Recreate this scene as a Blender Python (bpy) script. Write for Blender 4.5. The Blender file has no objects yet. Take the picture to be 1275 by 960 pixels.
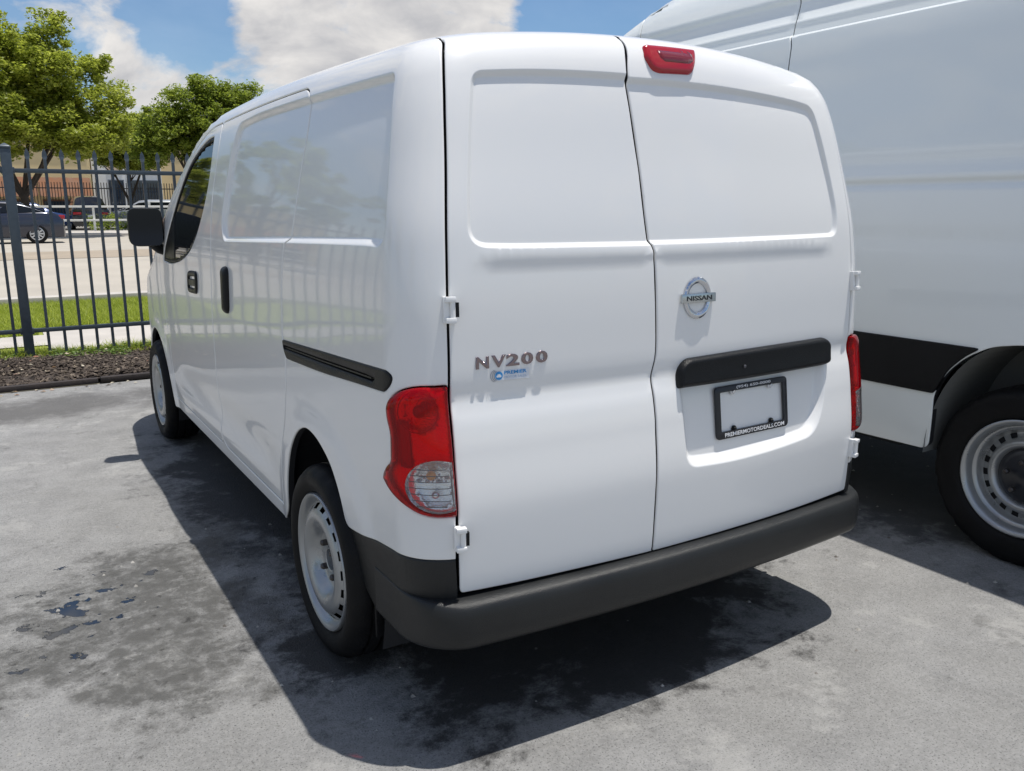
import bpy, bmesh, math, random
import numpy as np
from mathutils import Vector, Matrix
from mathutils.geometry import delaunay_2d_cdt
PI=math.pi
sc=bpy.context.scene
col=sc.collection
random.seed(7); rng=np.random.default_rng(7)
# ------------------------------------------------------------------ camera
cam=bpy.data.cameras.new("camera"); co=bpy.data.objects.new("camera",cam); col.objects.link(co)
yaw,pit=.552,.211
co.location=(-1.621,-1.682,1.381)
co.rotation_euler=(PI/2-pit,0.001,-yaw)
cam.sensor_width=36; cam.lens=36*1036.4/1275; cam.clip_start=.05; cam.clip_end=3000
sc.camera=co
# ------------------------------------------------------------------ sun, sky, exposure
SUN=Vector((.167,-.075,1)).normalized()
sl=bpy.data.lights.new("sun",'SUN'); sl.energy=4.6; sl.angle=math.radians(.53); sl.color=(1,.96,.9)
so=bpy.data.objects.new("sun",sl); col.objects.link(so); so.rotation_euler=SUN.to_track_quat('Z','Y').to_euler(); so.location=(0,0,12)
w=bpy.data.worlds.new("World"); sc.world=w; w.use_nodes=True
nt=w.node_tree; N=nt.nodes; N.clear()
def nn(t,**k):
    n=N.new(t)
    for a,b in k.items(): setattr(n,a,b)
    return n
def LK(a,b): nt.links.new(a,b)
def M(op,a,b=None,c=None,clamp=False):
    n=N.new('ShaderNodeMath'); n.operation=op; n.use_clamp=clamp
    for i,v in enumerate((a,b,c)):
        if v is None: continue
        if isinstance(v,(int,float)): n.inputs[i].default_value=v
        else: LK(v,n.inputs[i])
    return n.outputs[0]
def VM(op,a,b=None,out=0):
    n=N.new('ShaderNodeVectorMath'); n.operation=op
    for i,v in enumerate((a,b)):
        if v is None: continue
        if isinstance(v,tuple): n.inputs[i].default_value=v
        else: LK(v,n.inputs[i])
    return n.outputs[out]
sky=nn('ShaderNodeTexSky',sky_type='NISHITA'); sky.sun_disc=False
sky.sun_elevation=math.asin(SUN.z); sky.sun_rotation=math.atan2(SUN.x,SUN.y)
sky.air_density=1.0; sky.dust_density=.6; sky.ozone_density=3.5
tc=nn('ShaderNodeTexCoord').outputs['Generated']
sep=nn('ShaderNodeSeparateXYZ'); LK(tc,sep.inputs[0])
# clouds: a flat-bottomed cumulus layer seen in perspective + billowy noise
up=M('MAXIMUM',sep.outputs[2],0.0)
den=M('ADD',up,.28)
cmb=nn('ShaderNodeCombineXYZ')
LK(sep.outputs[0],cmb.inputs[0]); LK(sep.outputs[1],cmb.inputs[1]); LK(M('MULTIPLY',sep.outputs[2],1.7),cmb.inputs[2])
def noise(vec,scale,detail,rough=.55,off=(0,0,0),dist=0):
    n=nn('ShaderNodeTexNoise'); n.inputs['Scale'].default_value=scale; n.inputs['Detail'].default_value=detail; n.inputs['Roughness'].default_value=rough; n.inputs['Distortion'].default_value=dist
    LK(VM('ADD',vec,off),n.inputs['Vector']); return n.outputs[0]
n1=noise(cmb.outputs[0],2.2,3,.5,(3.1,1.7,.4))
n2=noise(cmb.outputs[0],9.5,12,.60,(.3,5.2,1.0),.35)
def lobe(az,el,rad):
    a=math.radians(az);e=math.radians(el);d=(math.sin(a)*math.cos(e),math.cos(a)*math.cos(e),math.sin(e))
    dot=VM('DOT_PRODUCT',tc,d,1); 
    c=math.cos(math.radians(rad)); return M('MULTIPLY',M('SUBTRACT',dot,c),1/(1-c),clamp=True)
bias=M('MULTIPLY',lobe(23,10,11.5),.21)
bias=M('ADD',bias,M('MULTIPLY',lobe(10,7.5,4),.10))
bias=M('SUBTRACT',bias,M('MULTIPLY',lobe(11.0,11.5,4.0),.24))
bias=M('SUBTRACT',bias,M('MULTIPLY',lobe(37.5,12,6.0),.45))
bias=M('ADD',bias,M('MULTIPLY',lobe(1,9,5.0),-.10))
body=M('ADD',M('ADD',M('MULTIPLY',n1,.36),M('MULTIPLY',n2,.86)),bias)
mask=nn('ShaderNodeMapRange'); mask.interpolation_type='SMOOTHSTEP'
LK(body,mask.inputs[0]); mask.inputs[1].default_value=.55; mask.inputs[2].default_value=.74
veil=M('MULTIPLY',noise(cmb.outputs[0],3.5,6,.5,(7,2,3)),.55,clamp=True)
cov=M('MAXIMUM',mask.outputs[0],M('MULTIPLY',veil,.40))
shade=nn('ShaderNodeMapRange'); LK(noise(cmb.outputs[0],8.5,8,.56,(.33,5.17,1.05),.35),shade.inputs[0]); shade.inputs[1].default_value=.36; shade.inputs[2].default_value=.62
cc=nn('ShaderNodeMixRGB'); cc.inputs[1].default_value=(4.3,4.35,4.6,1); cc.inputs[2].default_value=(7.3,7.1,6.9,1); LK(shade.outputs[0],cc.inputs[0])
mx=nn('ShaderNodeMixRGB'); LK(M('MULTIPLY',cov,M('MULTIPLY',M('ADD',sep.outputs[2],.02),30,clamp=True)),mx.inputs[0]); hs=nn('ShaderNodeHueSaturation'); hs.inputs['Saturation'].default_value=1.22; hs.inputs['Value'].default_value=1.0; LK(sky.outputs[0],hs.inputs['Color']); LK(hs.outputs[0],mx.inputs[1]); LK(cc.outputs[0],mx.inputs[2])
bg=nn('ShaderNodeBackground'); bg.inputs[1].default_value=.110; LK(mx.outputs[0],bg.inputs[0])
wo=nn('ShaderNodeOutputWorld'); LK(bg.outputs[0],wo.inputs[0])
sc.view_settings.view_transform='Standard'; sc.view_settings.look='None'; sc.view_settings.exposure=0.07; sc.view_settings.gamma=1
sc.cycles.max_bounces=8; sc.cycles.transparent_max_bounces=12; sc.cycles.sample_clamp_indirect=6
# ------------------------------------------------------------------ helpers
MATS={}
def mat(name,c,rough=.5,metal=0,coat=0,var=0,vscale=8,bump=0,bscale=60,spec=.5,trans=None):
    if name in MATS: return MATS[name]
    m=bpy.data.materials.new(name); m.use_nodes=True; t=m.node_tree; p=t.nodes['Principled BSDF']
    p.inputs['Base Color'].default_value=(*c,1); p.inputs['Roughness'].default_value=rough; p.inputs['Metallic'].default_value=metal
    p.inputs['Coat Weight'].default_value=coat; p.inputs['Coat Roughness'].default_value=.03; p.inputs['Specular IOR Level'].default_value=spec
    co_=t.nodes.new('ShaderNodeTexCoord')
    if var:
        n=t.nodes.new('ShaderNodeTexNoise'); n.inputs['Scale'].default_value=vscale; n.inputs['Detail'].default_value=6
        t.links.new(co_.outputs['Object'],n.inputs['Vector'])
        r=t.nodes.new('ShaderNodeMapRange'); r.inputs[1].default_value=.3; r.inputs[2].default_value=.7; r.inputs[3].default_value=1-var; r.inputs[4].default_value=1+var
        t.links.new(n.outputs[0],r.inputs[0])
        x=t.nodes.new('ShaderNodeVectorMath'); x.operation='SCALE'; x.inputs[0].default_value=c; t.links.new(r.outputs[0],x.inputs['Scale'])
        t.links.new(x.outputs[0],p.inputs['Base Color'])
        r2=t.nodes.new('ShaderNodeMapRange'); r2.inputs[1].default_value=.3; r2.inputs[2].default_value=.7; r2.inputs[3].default_value=rough*.85; r2.inputs[4].default_value=min(1,rough*1.2)
        t.links.new(n.outputs[0],r2.inputs[0]); t.links.new(r2.outputs[0],p.inputs['Roughness'])
    if bump:
        n=t.nodes.new('ShaderNodeTexNoise'); n.inputs['Scale'].default_value=bscale; n.inputs['Detail'].default_value=4
        t.links.new(co_.outputs['Object'],n.inputs['Vector'])
        b=t.nodes.new('ShaderNodeBump'); b.inputs['Strength'].default_value=bump; b.inputs['Distance'].default_value=.004
        t.links.new(n.outputs[0],b.inputs['Height']); t.links.new(b.outputs[0],p.inputs['Normal'])
    if trans is not None:   # thin coloured plastic or glass: tinted transparency under a glossy skin
        for k in t.nodes:
            if k.type=='OUTPUT_MATERIAL': outn=k
        tr=t.nodes.new('ShaderNodeBsdfTransparent'); tr.inputs[0].default_value=(*trans,1)
        gl=t.nodes.new('ShaderNodeBsdfGlossy'); gl.inputs['Roughness'].default_value=rough
        fr=t.nodes.new('ShaderNodeFresnel'); fr.inputs[0].default_value=1.36
        a=t.nodes.new('ShaderNodeMixShader'); a.inputs[0].default_value=trans_mix.get(name,.25)
        t.links.new(tr.outputs[0],a.inputs[1]); t.links.new(p.outputs[0],a.inputs[2])
        b=t.nodes.new('ShaderNodeMixShader'); t.links.new(fr.outputs[0],b.inputs[0]); t.links.new(a.outputs[0],b.inputs[1]); t.links.new(gl.outputs[0],b.inputs[2])
        t.links.new(b.outputs[0],outn.inputs[0])
    MATS[name]=m; return m
trans_mix={'red_lens':.24,'clear_lens':.12,'car_glass':.5,'window_glass':.35}
def new_mesh(name,v,f,m,smooth=False,normals=None):
    me=bpy.data.meshes.new(name); me.from_pydata([tuple(map(float,a)) for a in v],[],[tuple(int(i) for i in a) for a in f]); 
    for k in (m if isinstance(m,(list,tuple)) else [m]): me.materials.append(k)
    if smooth: me.polygons.foreach_set('use_smooth',[True]*len(me.polygons))
    me.update()
    if normals is not None: me.normals_split_custom_set_from_vertices([tuple(map(float,a)) for a in normals])
    return me
def link(name,me,parent=None,loc=None,rot=None,kind=None,label=None,cat=None,group=None):
    o=bpy.data.objects.new(name,me); col.objects.link(o)
    if parent: o.parent=parent
    if loc is not None: o.location=loc
    if rot is not None: o.rotation_euler=rot
    if kind: o['kind']=kind
    if label: o['label']=label
    if cat: o['category']=cat
    if group: o['group']=group
    return o
def thing(name,label,cat,loc=(0,0,0),rz=0,group=None):
    return link(name,None,None,loc,(0,0,rz),None,label,cat,group)
class B:
    """collects simple shapes into one mesh"""
    def __init__(s): s.v=[];s.f=[];s.mi=[]
    def add(s,v,f,mi=0):
        n=len(s.v); s.v+=[tuple(a) for a in v]; s.f+=[tuple(i+n for i in a) for a in f]; s.mi+=[mi]*len(f); return s
    def box(s,a,b,mi=0):
        x0,y0,z0=a;x1,y1,z1=b
        return s.add([(x0,y0,z0),(x1,y0,z0),(x1,y1,z0),(x0,y1,z0),(x0,y0,z1),(x1,y0,z1),(x1,y1,z1),(x0,y1,z1)],[(0,3,2,1),(4,5,6,7),(0,1,5,4),(1,2,6,5),(2,3,7,6),(3,0,4,7)],mi)
    def tube(s,pts,r,n=8,mi=0,cap=True):
        pts=[Vector(p) for p in pts]; rs=r if isinstance(r,(list,tuple)) else [r]*len(pts); V=[]
        for i,p in enumerate(pts):
            d=(pts[min(i+1,len(pts)-1)]-pts[max(i-1,0)]).normalized()
            a=d.orthogonal().normalized() if abs(d.z)<.9 else Vector((1,0,0)).cross(d).normalized()
            if abs(d.z)<.9: a=Vector((0,0,1)).cross(d).normalized()
            b=d.cross(a)
            V+=[p+(a*math.cos(2*PI*k/n)+b*math.sin(2*PI*k/n))*rs[i] for k in range(n)]
        F=[(i*n+k,i*n+(k+1)%n,(i+1)*n+(k+1)%n,(i+1)*n+k) for i in range(len(pts)-1) for k in range(n)]
        if cap: F+=[tuple(range(n))[::-1],tuple((len(pts)-1)*n+k for k in range(n))]
        return s.add(V,F,mi)
    def make(s,name,m,smooth=False,bevel=0,seg=2):
        me=new_mesh(name,s.v,s.f,m)
        if isinstance(m,(list,tuple)): me.polygons.foreach_set('material_index',s.mi)
        if bevel:
            bm=bmesh.new(); bm.from_mesh(me); bmesh.ops.bevel(bm,geom=[e for e in bm.edges],offset=bevel,segments=seg,affect='EDGES',profile=.6); bm.to_mesh(me); bm.free()
        bm=bmesh.new(); bm.from_mesh(me); bmesh.ops.recalc_face_normals(bm,faces=bm.faces); bm.to_mesh(me); bm.free()
        if smooth or bevel:
            me.polygons.foreach_set('use_smooth',[True]*len(me.polygons)); me.set_sharp_from_angle(angle=math.radians(38))
        return me
def lathe(profile,n=64,axis='x',closed=False,skip=None):
    """profile (r, x): revolve about the x axis. skip(i,k) leaves a face out"""
    V=[];F=[]
    for r,x in profile:
        V+=[(x,r*math.cos(2*PI*k/n),r*math.sin(2*PI*k/n)) for k in range(n)]
    for i in range(len(profile)-1):
        for k in range(n):
            if skip and skip(i,k): continue
            F.append((i*n+k,i*n+(k+1)%n,(i+1)*n+(k+1)%n,(i+1)*n+k))
    return V,F
def pchip(x,y):
    h=np.diff(x);d=np.diff(y)/h;m=np.zeros_like(y)
    for i in range(1,len(x)-1):
        if d[i-1]*d[i]>0:
            w1=2*h[i]+h[i-1];w2=h[i]+2*h[i-1];m[i]=(w1+w2)/(w1/d[i-1]+w2/d[i])
    m[0]=d[0];m[-1]=d[-1]
    def f(t):
        i=np.clip(np.searchsorted(x,t)-1,0,len(h)-1)
        s=(t-x[i])/h[i]
        return (2*s**3-3*s*s+1)*y[i]+(s**3-2*s*s+s)*h[i]*m[i]+(3*s*s-2*s**3)*y[i+1]+(s**3-s*s)*h[i]*m[i+1]
    return f
class Skin:
    """half of a van body. s: metres forward of the rear corner (negative: round the corner and across the rear), t: height coordinate"""
    def __init__(q,tab,crown,bow,rc,taper,rise,ref):
        tab=np.array(tab); q.pf=[pchip(tab[:,0],tab[:,k]) for k in range(1,7)]; q.crown,q.bow,q.rc,q.taper,q.rise,q.ref=crown,bow,rc,taper,rise,ref
    def par(q,t):
        z,w,R,cw,F,rcf=[f(np.asarray(t,float)) for f in q.pf]
        rc=np.minimum(q.rc,w*.9); d=np.arctan(2*q.bow/np.maximum(w-rc,.3)); xe=w-rc+rc*np.sin(d); cy=R+q.bow+rc*np.cos(d)
        return z,w,R,cw,F,rcf,rc,d,xe,cy,rc*(PI/2-d),np.maximum(F-rcf-cy,.05),rcf*PI/2
    def smin(q,t): p=q.par(t); return -p[10]-p[8]
    def smax(q,t): p=q.par(t); return p[11]+p[12]+(p[1]-p[5])
    def L(q,t): return q.par(t)[11]
    def __call__(q,s,t):
        s=np.asarray(s,float);t=np.asarray(t,float);s,t=np.broadcast_arrays(s,t)
        z,w,R,cw,F,rcf,rc,d,xe,cy,A,L,AF=q.par(t)
        cx=-(w-rc); x=-w+0*s; y=cy+s
        a=PI+np.clip(-s/np.maximum(rc,1e-4),0,PI/2)
        arc=(s<0)&(s>=-A)
        x=np.where(arc,cx+rc*np.cos(a),x); y=np.where(arc,cy+rc*np.sin(a),y)
        xr=-xe-s-A; rear=s<-A
        x=np.where(rear,xr,x); y=np.where(rear,R+q.bow*(xr/np.maximum(xe,.05))**2,y)
        f=s-L; b=np.clip(f/np.maximum(rcf,1e-4),0,PI/2); fa=f>0
        x=np.where(fa,-(w-rcf)-rcf*np.cos(b)+np.maximum(f-AF,0),x); y=np.where(fa,F-rcf+rcf*np.sin(b),y)
        x=x*(1-q.taper[0]*np.clip((y-q.taper[1])/q.taper[2],0,1)**2)
        z=z+cw*q.crown*(1-(x/q.ref)**2)+cw*q.rise[0]*np.sin(np.clip((y-.3)/q.rise[1],0,1)*PI)
        return np.stack([x,y,z],-1)
VAN=Skin([
 #t    z    w    R    crown  F   front radius
 [.12,.12,.790,.02,0,4.20,.40],[.25,.25,.822,-.01,0,4.30,.42],[.50,.50,.842,-.036,0,4.37,.42],[.64,.64,.846,-.038,0,4.38,.42],
 [.80,.80,.848,-.021,0,4.36,.42],[.95,.95,.847,.001,0,4.28,.40],[1.02,1.02,.845,.003,0,4.10,.38],[1.12,1.12,.842,.006,0,3.78,.30],
 [1.30,1.30,.828,.020,.02,3.42,.20],[1.50,1.50,.794,.055,.3,3.07,.20],[1.65,1.65,.760,.088,.7,2.78,.20],[1.72,1.716,.735,.110,.85,2.62,.20],
 [1.78,1.757,.70,.145,.95,2.47,.22],[1.83,1.772,.655,.20,1,2.36,.24],[1.95,1.782,.535,.32,1,2.15,.26],[2.2,1.79,.285,.57,1,1.8,.16],[2.48,1.79,.005,.85,1,1.5,.003]],
 .062,.035,.14,(.035,2.9,1.4),(.024,2.2),.78)
# ------------------------------------------------------------------ vehicle skin: panels cut from one curved surface
def fillet(pts,r,step=.012,closed=True):
    P=[np.array(p,float) for p in pts]; out=[]; n=len(P)
    rr=(list(r)+[r[-1]]*n)[:n] if isinstance(r,(list,tuple)) else [r]*n
    for i in range(n):
        a,b,c=P[i-1],P[i],P[(i+1)%n]
        la,lc=np.linalg.norm(a-b),np.linalg.norm(c-b)
        d=min(rr[i],la*.48,lc*.48); p0=b+(a-b)/la*d; p2=b+(c-b)/lc*d
        k=max(2,int(d*2.2/max(step*.45,.003)))if d>.002 else 1
        k=min(k,12)
        for j in range(k+1):
            u=j/k; out.append((1-u)**2*p0+2*u*(1-u)*b+u*u*p2)
    res=[]
    for i in range(len(out)):
        a,b=out[i],out[(i+1)%len(out)]; l=np.linalg.norm(b-a)
        if l<1e-4: continue
        m=max(1,int(math.ceil(l/step)))
        for j in range(m): res.append(a+(b-a)*j/m)
    return np.array(res)
def area(p): return .5*np.sum(p[:,0]*np.roll(p[:,1],-1)-np.roll(p[:,0],-1)*p[:,1])
def ccw(p): return p if area(p)>0 else p[::-1].copy()
def sdf(p,poly):
    """signed distance, positive inside"""
    a=poly;b=np.roll(poly,-1,0); out=np.empty(len(p))
    for c in range(0,len(p),4000):
        q=p[c:c+4000,None,:]; ab=b-a; t=np.clip(((q-a)*ab).sum(-1)/np.maximum((ab*ab).sum(-1),1e-12),0,1)
        d=np.sqrt(((q-a-t[...,None]*ab)**2).sum(-1)).min(1)
        y=q[...,1]; x=q[...,0]; cond=(a[:,1]>y)!=(b[:,1]>y)
        xi=a[:,0]+(y-a[:,1])/np.where(b[:,1]==a[:,1],1e-12,b[:,1]-a[:,1])*(b[:,0]-a[:,0])
        ins=((cond&(x<xi)).sum(1)%2)==1
        out[c:c+4000]=np.where(ins,d,-d)
    return out
def offset_poly(p,d):
    """positive d = inwards for ccw"""
    p=ccw(p); t=np.roll(p,-1,0)-np.roll(p,1,0); t/=np.maximum(np.linalg.norm(t,axis=1,keepdims=True),1e-9)
    return p+np.stack([-t[:,1],t[:,0]],1)*d
def sstep(x): x=np.clip(x,0,1); return x*x*(3-2*x)
def make_panel(name,SF,poly,holes=(),features=(),disp=None,m=None,step=.03,side=1,edge=.004,rim=.018,finezone=None,rings=True,topfree=9,seal=None,avoid=()):
    poly=ccw(poly); holes=[ccw(h) for h in holes]
    def total(p):
        d=np.zeros(len(p))
        if disp is not None: d=d+disp(p)
        if edge>0:
            e=sdf(p,poly)
            for h in holes: e=np.minimum(e,-sdf(p,h))
            e=np.where(p[:,1]>topfree,edge,e)
            e=np.clip(e,0,edge); d=d+(edge-np.sqrt(np.maximum(edge**2-(edge-e)**2,0)))*.8
        return d
    def P0(p): return SF(p[:,0],p[:,1])
    def nrm0(p):
        h=1e-3; a=P0(p+[h,0])-P0(p-[h,0]); b=P0(p+[0,h])-P0(p-[0,h]); n=np.cross(b,a); return n/np.maximum(np.linalg.norm(n,axis=1,keepdims=True),1e-12)
    def full(p): return P0(p)-nrm0(p)*total(p)[:,None]
    lo=poly.min(0)-step;hi=poly.max(0)+step
    gx=np.arange(lo[0],hi[0],step);gy=np.arange(lo[1],hi[1],step)
    G=np.stack(np.meshgrid(gx,gy),-1).reshape(-1,2)
    if finezone is not None:
        x0,x1,fs=finezone
        gx=np.arange(max(lo[0],x0),min(hi[0],x1),fs)
        if len(gx): G=np.concatenate([G[(G[:,0]<x0)|(G[:,0]>x1)],np.stack(np.meshgrid(gx,gy),-1).reshape(-1,2)])
    G=G+rng.uniform(-.0004,.0004,G.shape)
    for a_,b_ in avoid: G=G[(G[:,1]<a_)|(G[:,1]>b_)]
    extra=[]
    if rings:
        for q in [poly]+holes:
            s=1 if q is poly else -1
            for d in (.0012,.003,.0055): extra.append(offset_poly(q,d*s)[::1])
    for f,ds in features:
        f=ccw(f)
        for d in ds: extra.append(offset_poly(f,d))
    near=np.concatenate(extra) if extra else np.zeros((0,2))
    if len(near):
        # drop grid points too close to ring points (coarse hash)
        keyset=set(map(tuple,np.floor(near/(step*.35)).astype(int)))
        G=np.array([g for g in G if tuple(np.floor(g/(step*.35)).astype(int)) not in keyset])
        G=np.concatenate([G,near])
    def inside(p,tol):
        e=sdf(p,poly)>tol
        for h in holes: e&=sdf(p,h)<-tol
        return e
    G=G[inside(G,.0008)]
    vs=[Vector(p) for p in poly]; es=[(i,(i+1)%len(poly)) for i in range(len(poly))]
    for h in holes:
        k=len(vs); vs+=[Vector(p) for p in h]; es+=[(k+i,k+(i+1)%len(h)) for i in range(len(h))]
    vs+=[Vector(p) for p in G]
    r=delaunay_2d_cdt(vs,es,[],0,1e-6)
    V=np.array([tuple(a) for a in r[0]]); Fa=np.array([f for f in r[2] if len(f)==3])
    c=V[Fa].mean(1); Fa=Fa[inside(c,0)]
    p3=full(V)
    h=4e-4; ta=full(V+[h,0])-full(V-[h,0]); tb=full(V+[0,h])-full(V-[0,h]); nv=np.cross(tb,ta); nv/=np.maximum(np.linalg.norm(nv,axis=1,keepdims=True),1e-12)
    n0=nrm0(V)
    # boundary edges
    from collections import Counter
    ec=Counter()
    for a,b,c_ in Fa:
        for e in ((a,b),(b,c_),(c_,a)): ec[tuple(sorted((int(e[0]),int(e[1]))))]+=1
    bd=[]
    for a,b,c_ in Fa:
        for e in ((a,b),(b,c_),(c_,a)):
            if ec[tuple(sorted((int(e[0]),int(e[1]))))]==1: bd.append((int(e[0]),int(e[1])))
    Vs=list(p3);Ns=list(nv);F=[tuple(int(i) for i in f) for f in Fa]
    # orientation: outward normal n0
    f0=F[len(F)//2]; fn=np.cross(p3[f0[1]]-p3[f0[0]],p3[f0[2]]-p3[f0[0]])
    if np.dot(fn,n0[f0[0]])<0: F=[f[::-1] for f in F]; bd=[(b,a) for a,b in bd]
    mids=[]
    if rim:
        for a,b in bd:
            if V[a][1]>topfree and V[b][1]>topfree: continue
            pa,pb=p3[a],p3[b]; r1=min(.0025,rim*.4) if seal else rim
            e=pb-pa; nn_=np.cross(e,-n0[a]); nn_=-nn_/max(np.linalg.norm(nn_),1e-12)
            for u0,u1,mi in ((0,r1,0),)+(((r1,rim,1),) if seal else ()):
                k=len(Vs); Vs+=[pa-n0[a]*u0,pb-n0[b]*u0,pb-n0[b]*u1,pa-n0[a]*u1]; Ns+=[nn_]*4; F.append((k+1,k,k+3,k+2))
                if mi: mids.append(len(F)-1)
    Vs=np.array(Vs);Ns=np.array(Ns)
    if side<0:
        Vs=Vs*[-1,1,1];Ns=Ns*[-1,1,1];F=[f[::-1] for f in F]
    me=new_mesh(name,Vs,F,[m,seal] if seal else m,True,Ns)
    for i in mids: me.polygons[i].material_index=1
    return me
def mirror_mesh(me,name=None):
    m2=me.copy(); 
    if name: m2.name=name
    bm=bmesh.new(); bm.from_mesh(me); 
    nor=None
    for v in bm.verts: v.co.x*=-1
    bmesh.ops.reverse_faces(bm,faces=bm.faces); bm.to_mesh(m2); bm.free()
    # mirrored custom normals by vertex
    vn=np.zeros((len(me.vertices),3))
    for l,cn in zip(me.loops,me.corner_normals): vn[l.vertex_index]=cn.vector
    m2.normals_split_custom_set_from_vertices([(-a,b,c) for a,b,c in vn])
    return m2
def grid_mesh(name,fn,us,vs,m,flip=False):
    """regular grid of fn(u,v) -> xyz, with numeric normals"""
    U,Vv=np.meshgrid(us,vs); P=fn(U.ravel(),Vv.ravel()); nu,nv=len(us),len(vs)
    F=[(j*nu+i,j*nu+i+1,(j+1)*nu+i+1,(j+1)*nu+i) for j in range(nv-1) for i in range(nu-1)]
    if flip: F=[f[::-1] for f in F]
    return new_mesh(name,P,F,m,True)
# ------------------------------------------------------------------ the white compact van
white=mat('white_paint',(.805,.805,.795),.28,0,.6)
white2=mat('white_paint_frosty',(.78,.80,.82),.32,0,.5)
blackp=mat('black_plastic',(.006,.0065,.0075),.36,0,0,.12,5,.35,420,.24)
greyp=mat('dark_grey_plastic',(.0145,.0155,.016),.33,0,0,.16,9,.35,500,.36)
darkin=mat('dark_inside',(.012,.013,.016),.8)
rubber=mat('tyre_rubber',(.008,.008,.0085),.55,0,0,.25,9,.3,220,.16)
steel=mat('silver_wheel_paint',(.37,.385,.395),.30,.65,.2,.05,20)
chrome=mat('chrome',(.60,.62,.66),.06,1); dchrome=mat('chrome_reflect_tint',(.27,.22,.23),.14,1)  # badge letters get a darker chrome tint imitating reflected dark surroundings
glass_dk=mat('dark_glass',(.006,.008,.010),.03,0,0,0,8,0,60,.35)
redlens=mat('red_lens',(.80,.0,.010),.05,0,0,0,8,0,60,0,trans=(.95,.008,.015))
clearlens=mat('clear_lens',(.75,.77,.78),.04,0,.5,trans=(.93,.95,.96))
redsolid=mat('red_reflector',(.36,.002,.010),.12,0,.5)
silverin=mat('lamp_reflector',(.78,.79,.80),.22,.9,0,0,8,.5,160)
S_RECESS=fillet([(1.50,1.684),(1.239,1.695),(.68,1.698),(.10,1.703),(.0,1.703),(-.012,1.56),(-.014,1.42),(-.012,1.284),(.10,1.286),(.745,1.27),(1.331,1.253),(1.62,1.245),(1.655,1.33),(1.587,1.526)],[.06,.1,.1,.1,.03,.06,.1,.1,.07,.1,.2,.2,.09,.05,.2])
L_RECESS=fillet([(-.213,1.680),(-.35,1.681),(-.80,1.674),(-.90,1.278),(-.35,1.282),(-.232,1.287),(-.222,1.453)],[.03,.1,.1,.1,.1,.075,.2])
R_RECESS=fillet([(-1.2,1.668),(-.877,1.669),(-.517,1.668),(-.33,1.668),(-.262,1.664),(-.245,1.50),(-.244,1.36),(-.262,1.288),(-.45,1.285),(-.882,1.281),(-1.2,1.281)],[.02,.1,.2,.1,.06,.2,.1,.055,.1,.1,.02])
PLATE_REC=fillet([(-.975,.935),(-.972,.80),(-.962,.662),(-.788,.652),(-.58,.657),(-.40,.672),(-.345,.76),(-.318,.935)],[.02,.1,.05,.1,.1,.07,.09,.02])
def gs(x,c,s): return np.exp(-((x-c)/s)**2)
def flare(p,c,r): 
    d=np.hypot(p[:,0]-c[0],(p[:,1]-c[1])*1.0); return sstep(1-(d-r)/.10)*(d>r*.5)
def dispL(p):
    s,t=p[:,0],p[:,1]
    d=.013*sstep(sdf(p,S_RECESS)/.024)+.011*sstep(sdf(p,L_RECESS)/.016)
    d+=.011*gs(t,.50,.075)*sstep((s-.95)/.35)*sstep((3.15-s)/.6)
    d-=.005*gs(t,.40,.035)*sstep((s-.95)/.3)*sstep((3.1-s)/.3)
    d-=(.010*flare(p,(.56,.33),.385)+.012*flare(p,(3.477,.31),.37))*sstep((.84-t)/.12)
    d-=.0035*gs(t,1.262,.012)*(s<-.2)*sstep((-s-.23)/.1)
    d+=.004*0+.0065*gs(t,.928,.032)*(s<-.16)
    return d
def dispR(p):
    s,t=p[:,0],p[:,1]
    d=.011*sstep(sdf(p,R_RECESS)/.016)+.026*sstep(sdf(p,PLATE_REC)/.034)
    d-=.0035*gs(t,1.262,.012)*sstep((-s-.27)/.1)
    d+=.004*0+.0065*gs(t,.928,.032)*(s<-.16)
    return d
van=thing('compact_van','white compact cargo van with windowless rear doors and an empty licence plate frame','van',(0,0,0))
FT_REC=(0,.002,.004,.008,.012,.016,.02,.024,.03)
FT_NAR=(0,.002,.004,.007,.010,.013,.016,.022)
# outlines
LSEAM=[(-.127,1.772),(-.151,1.66),(-.170,1.484),(-.181,1.305),(-.188,1.12),(-.191,.968),(-.187,.737),(-.182,.457)]
MID=[(-.598,1.80),(-.64,1.752),(-.655,1.69),(-.664,1.655),(-.684,1.60),(-.726,1.463),(-.751,1.353),(-.765,1.293),(-.776,1.272),(-.784,1.23),(-.794,1.124),(-.800,1.029),(-.800,.983),(-.791,.934),(-.790,.908),(-.792,.82),(-.785,.643),(-.779,.505),(-.775,.44)]
left_seam=[(-.098,1.80)]+LSEAM
poly_l=[(s-.0036,t) for s,t in left_seam]+[(-.190,.449),(-.335,.445),(-.579,.443)]+[(s+.0028,t) for s,t in MID[::-1]]
rad_l=[.004]+[.12]*8+[.022,.1,.1]+[.003]+[.02]*17+[.004]
LRD=fillet(poly_l,rad_l,.012)
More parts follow.
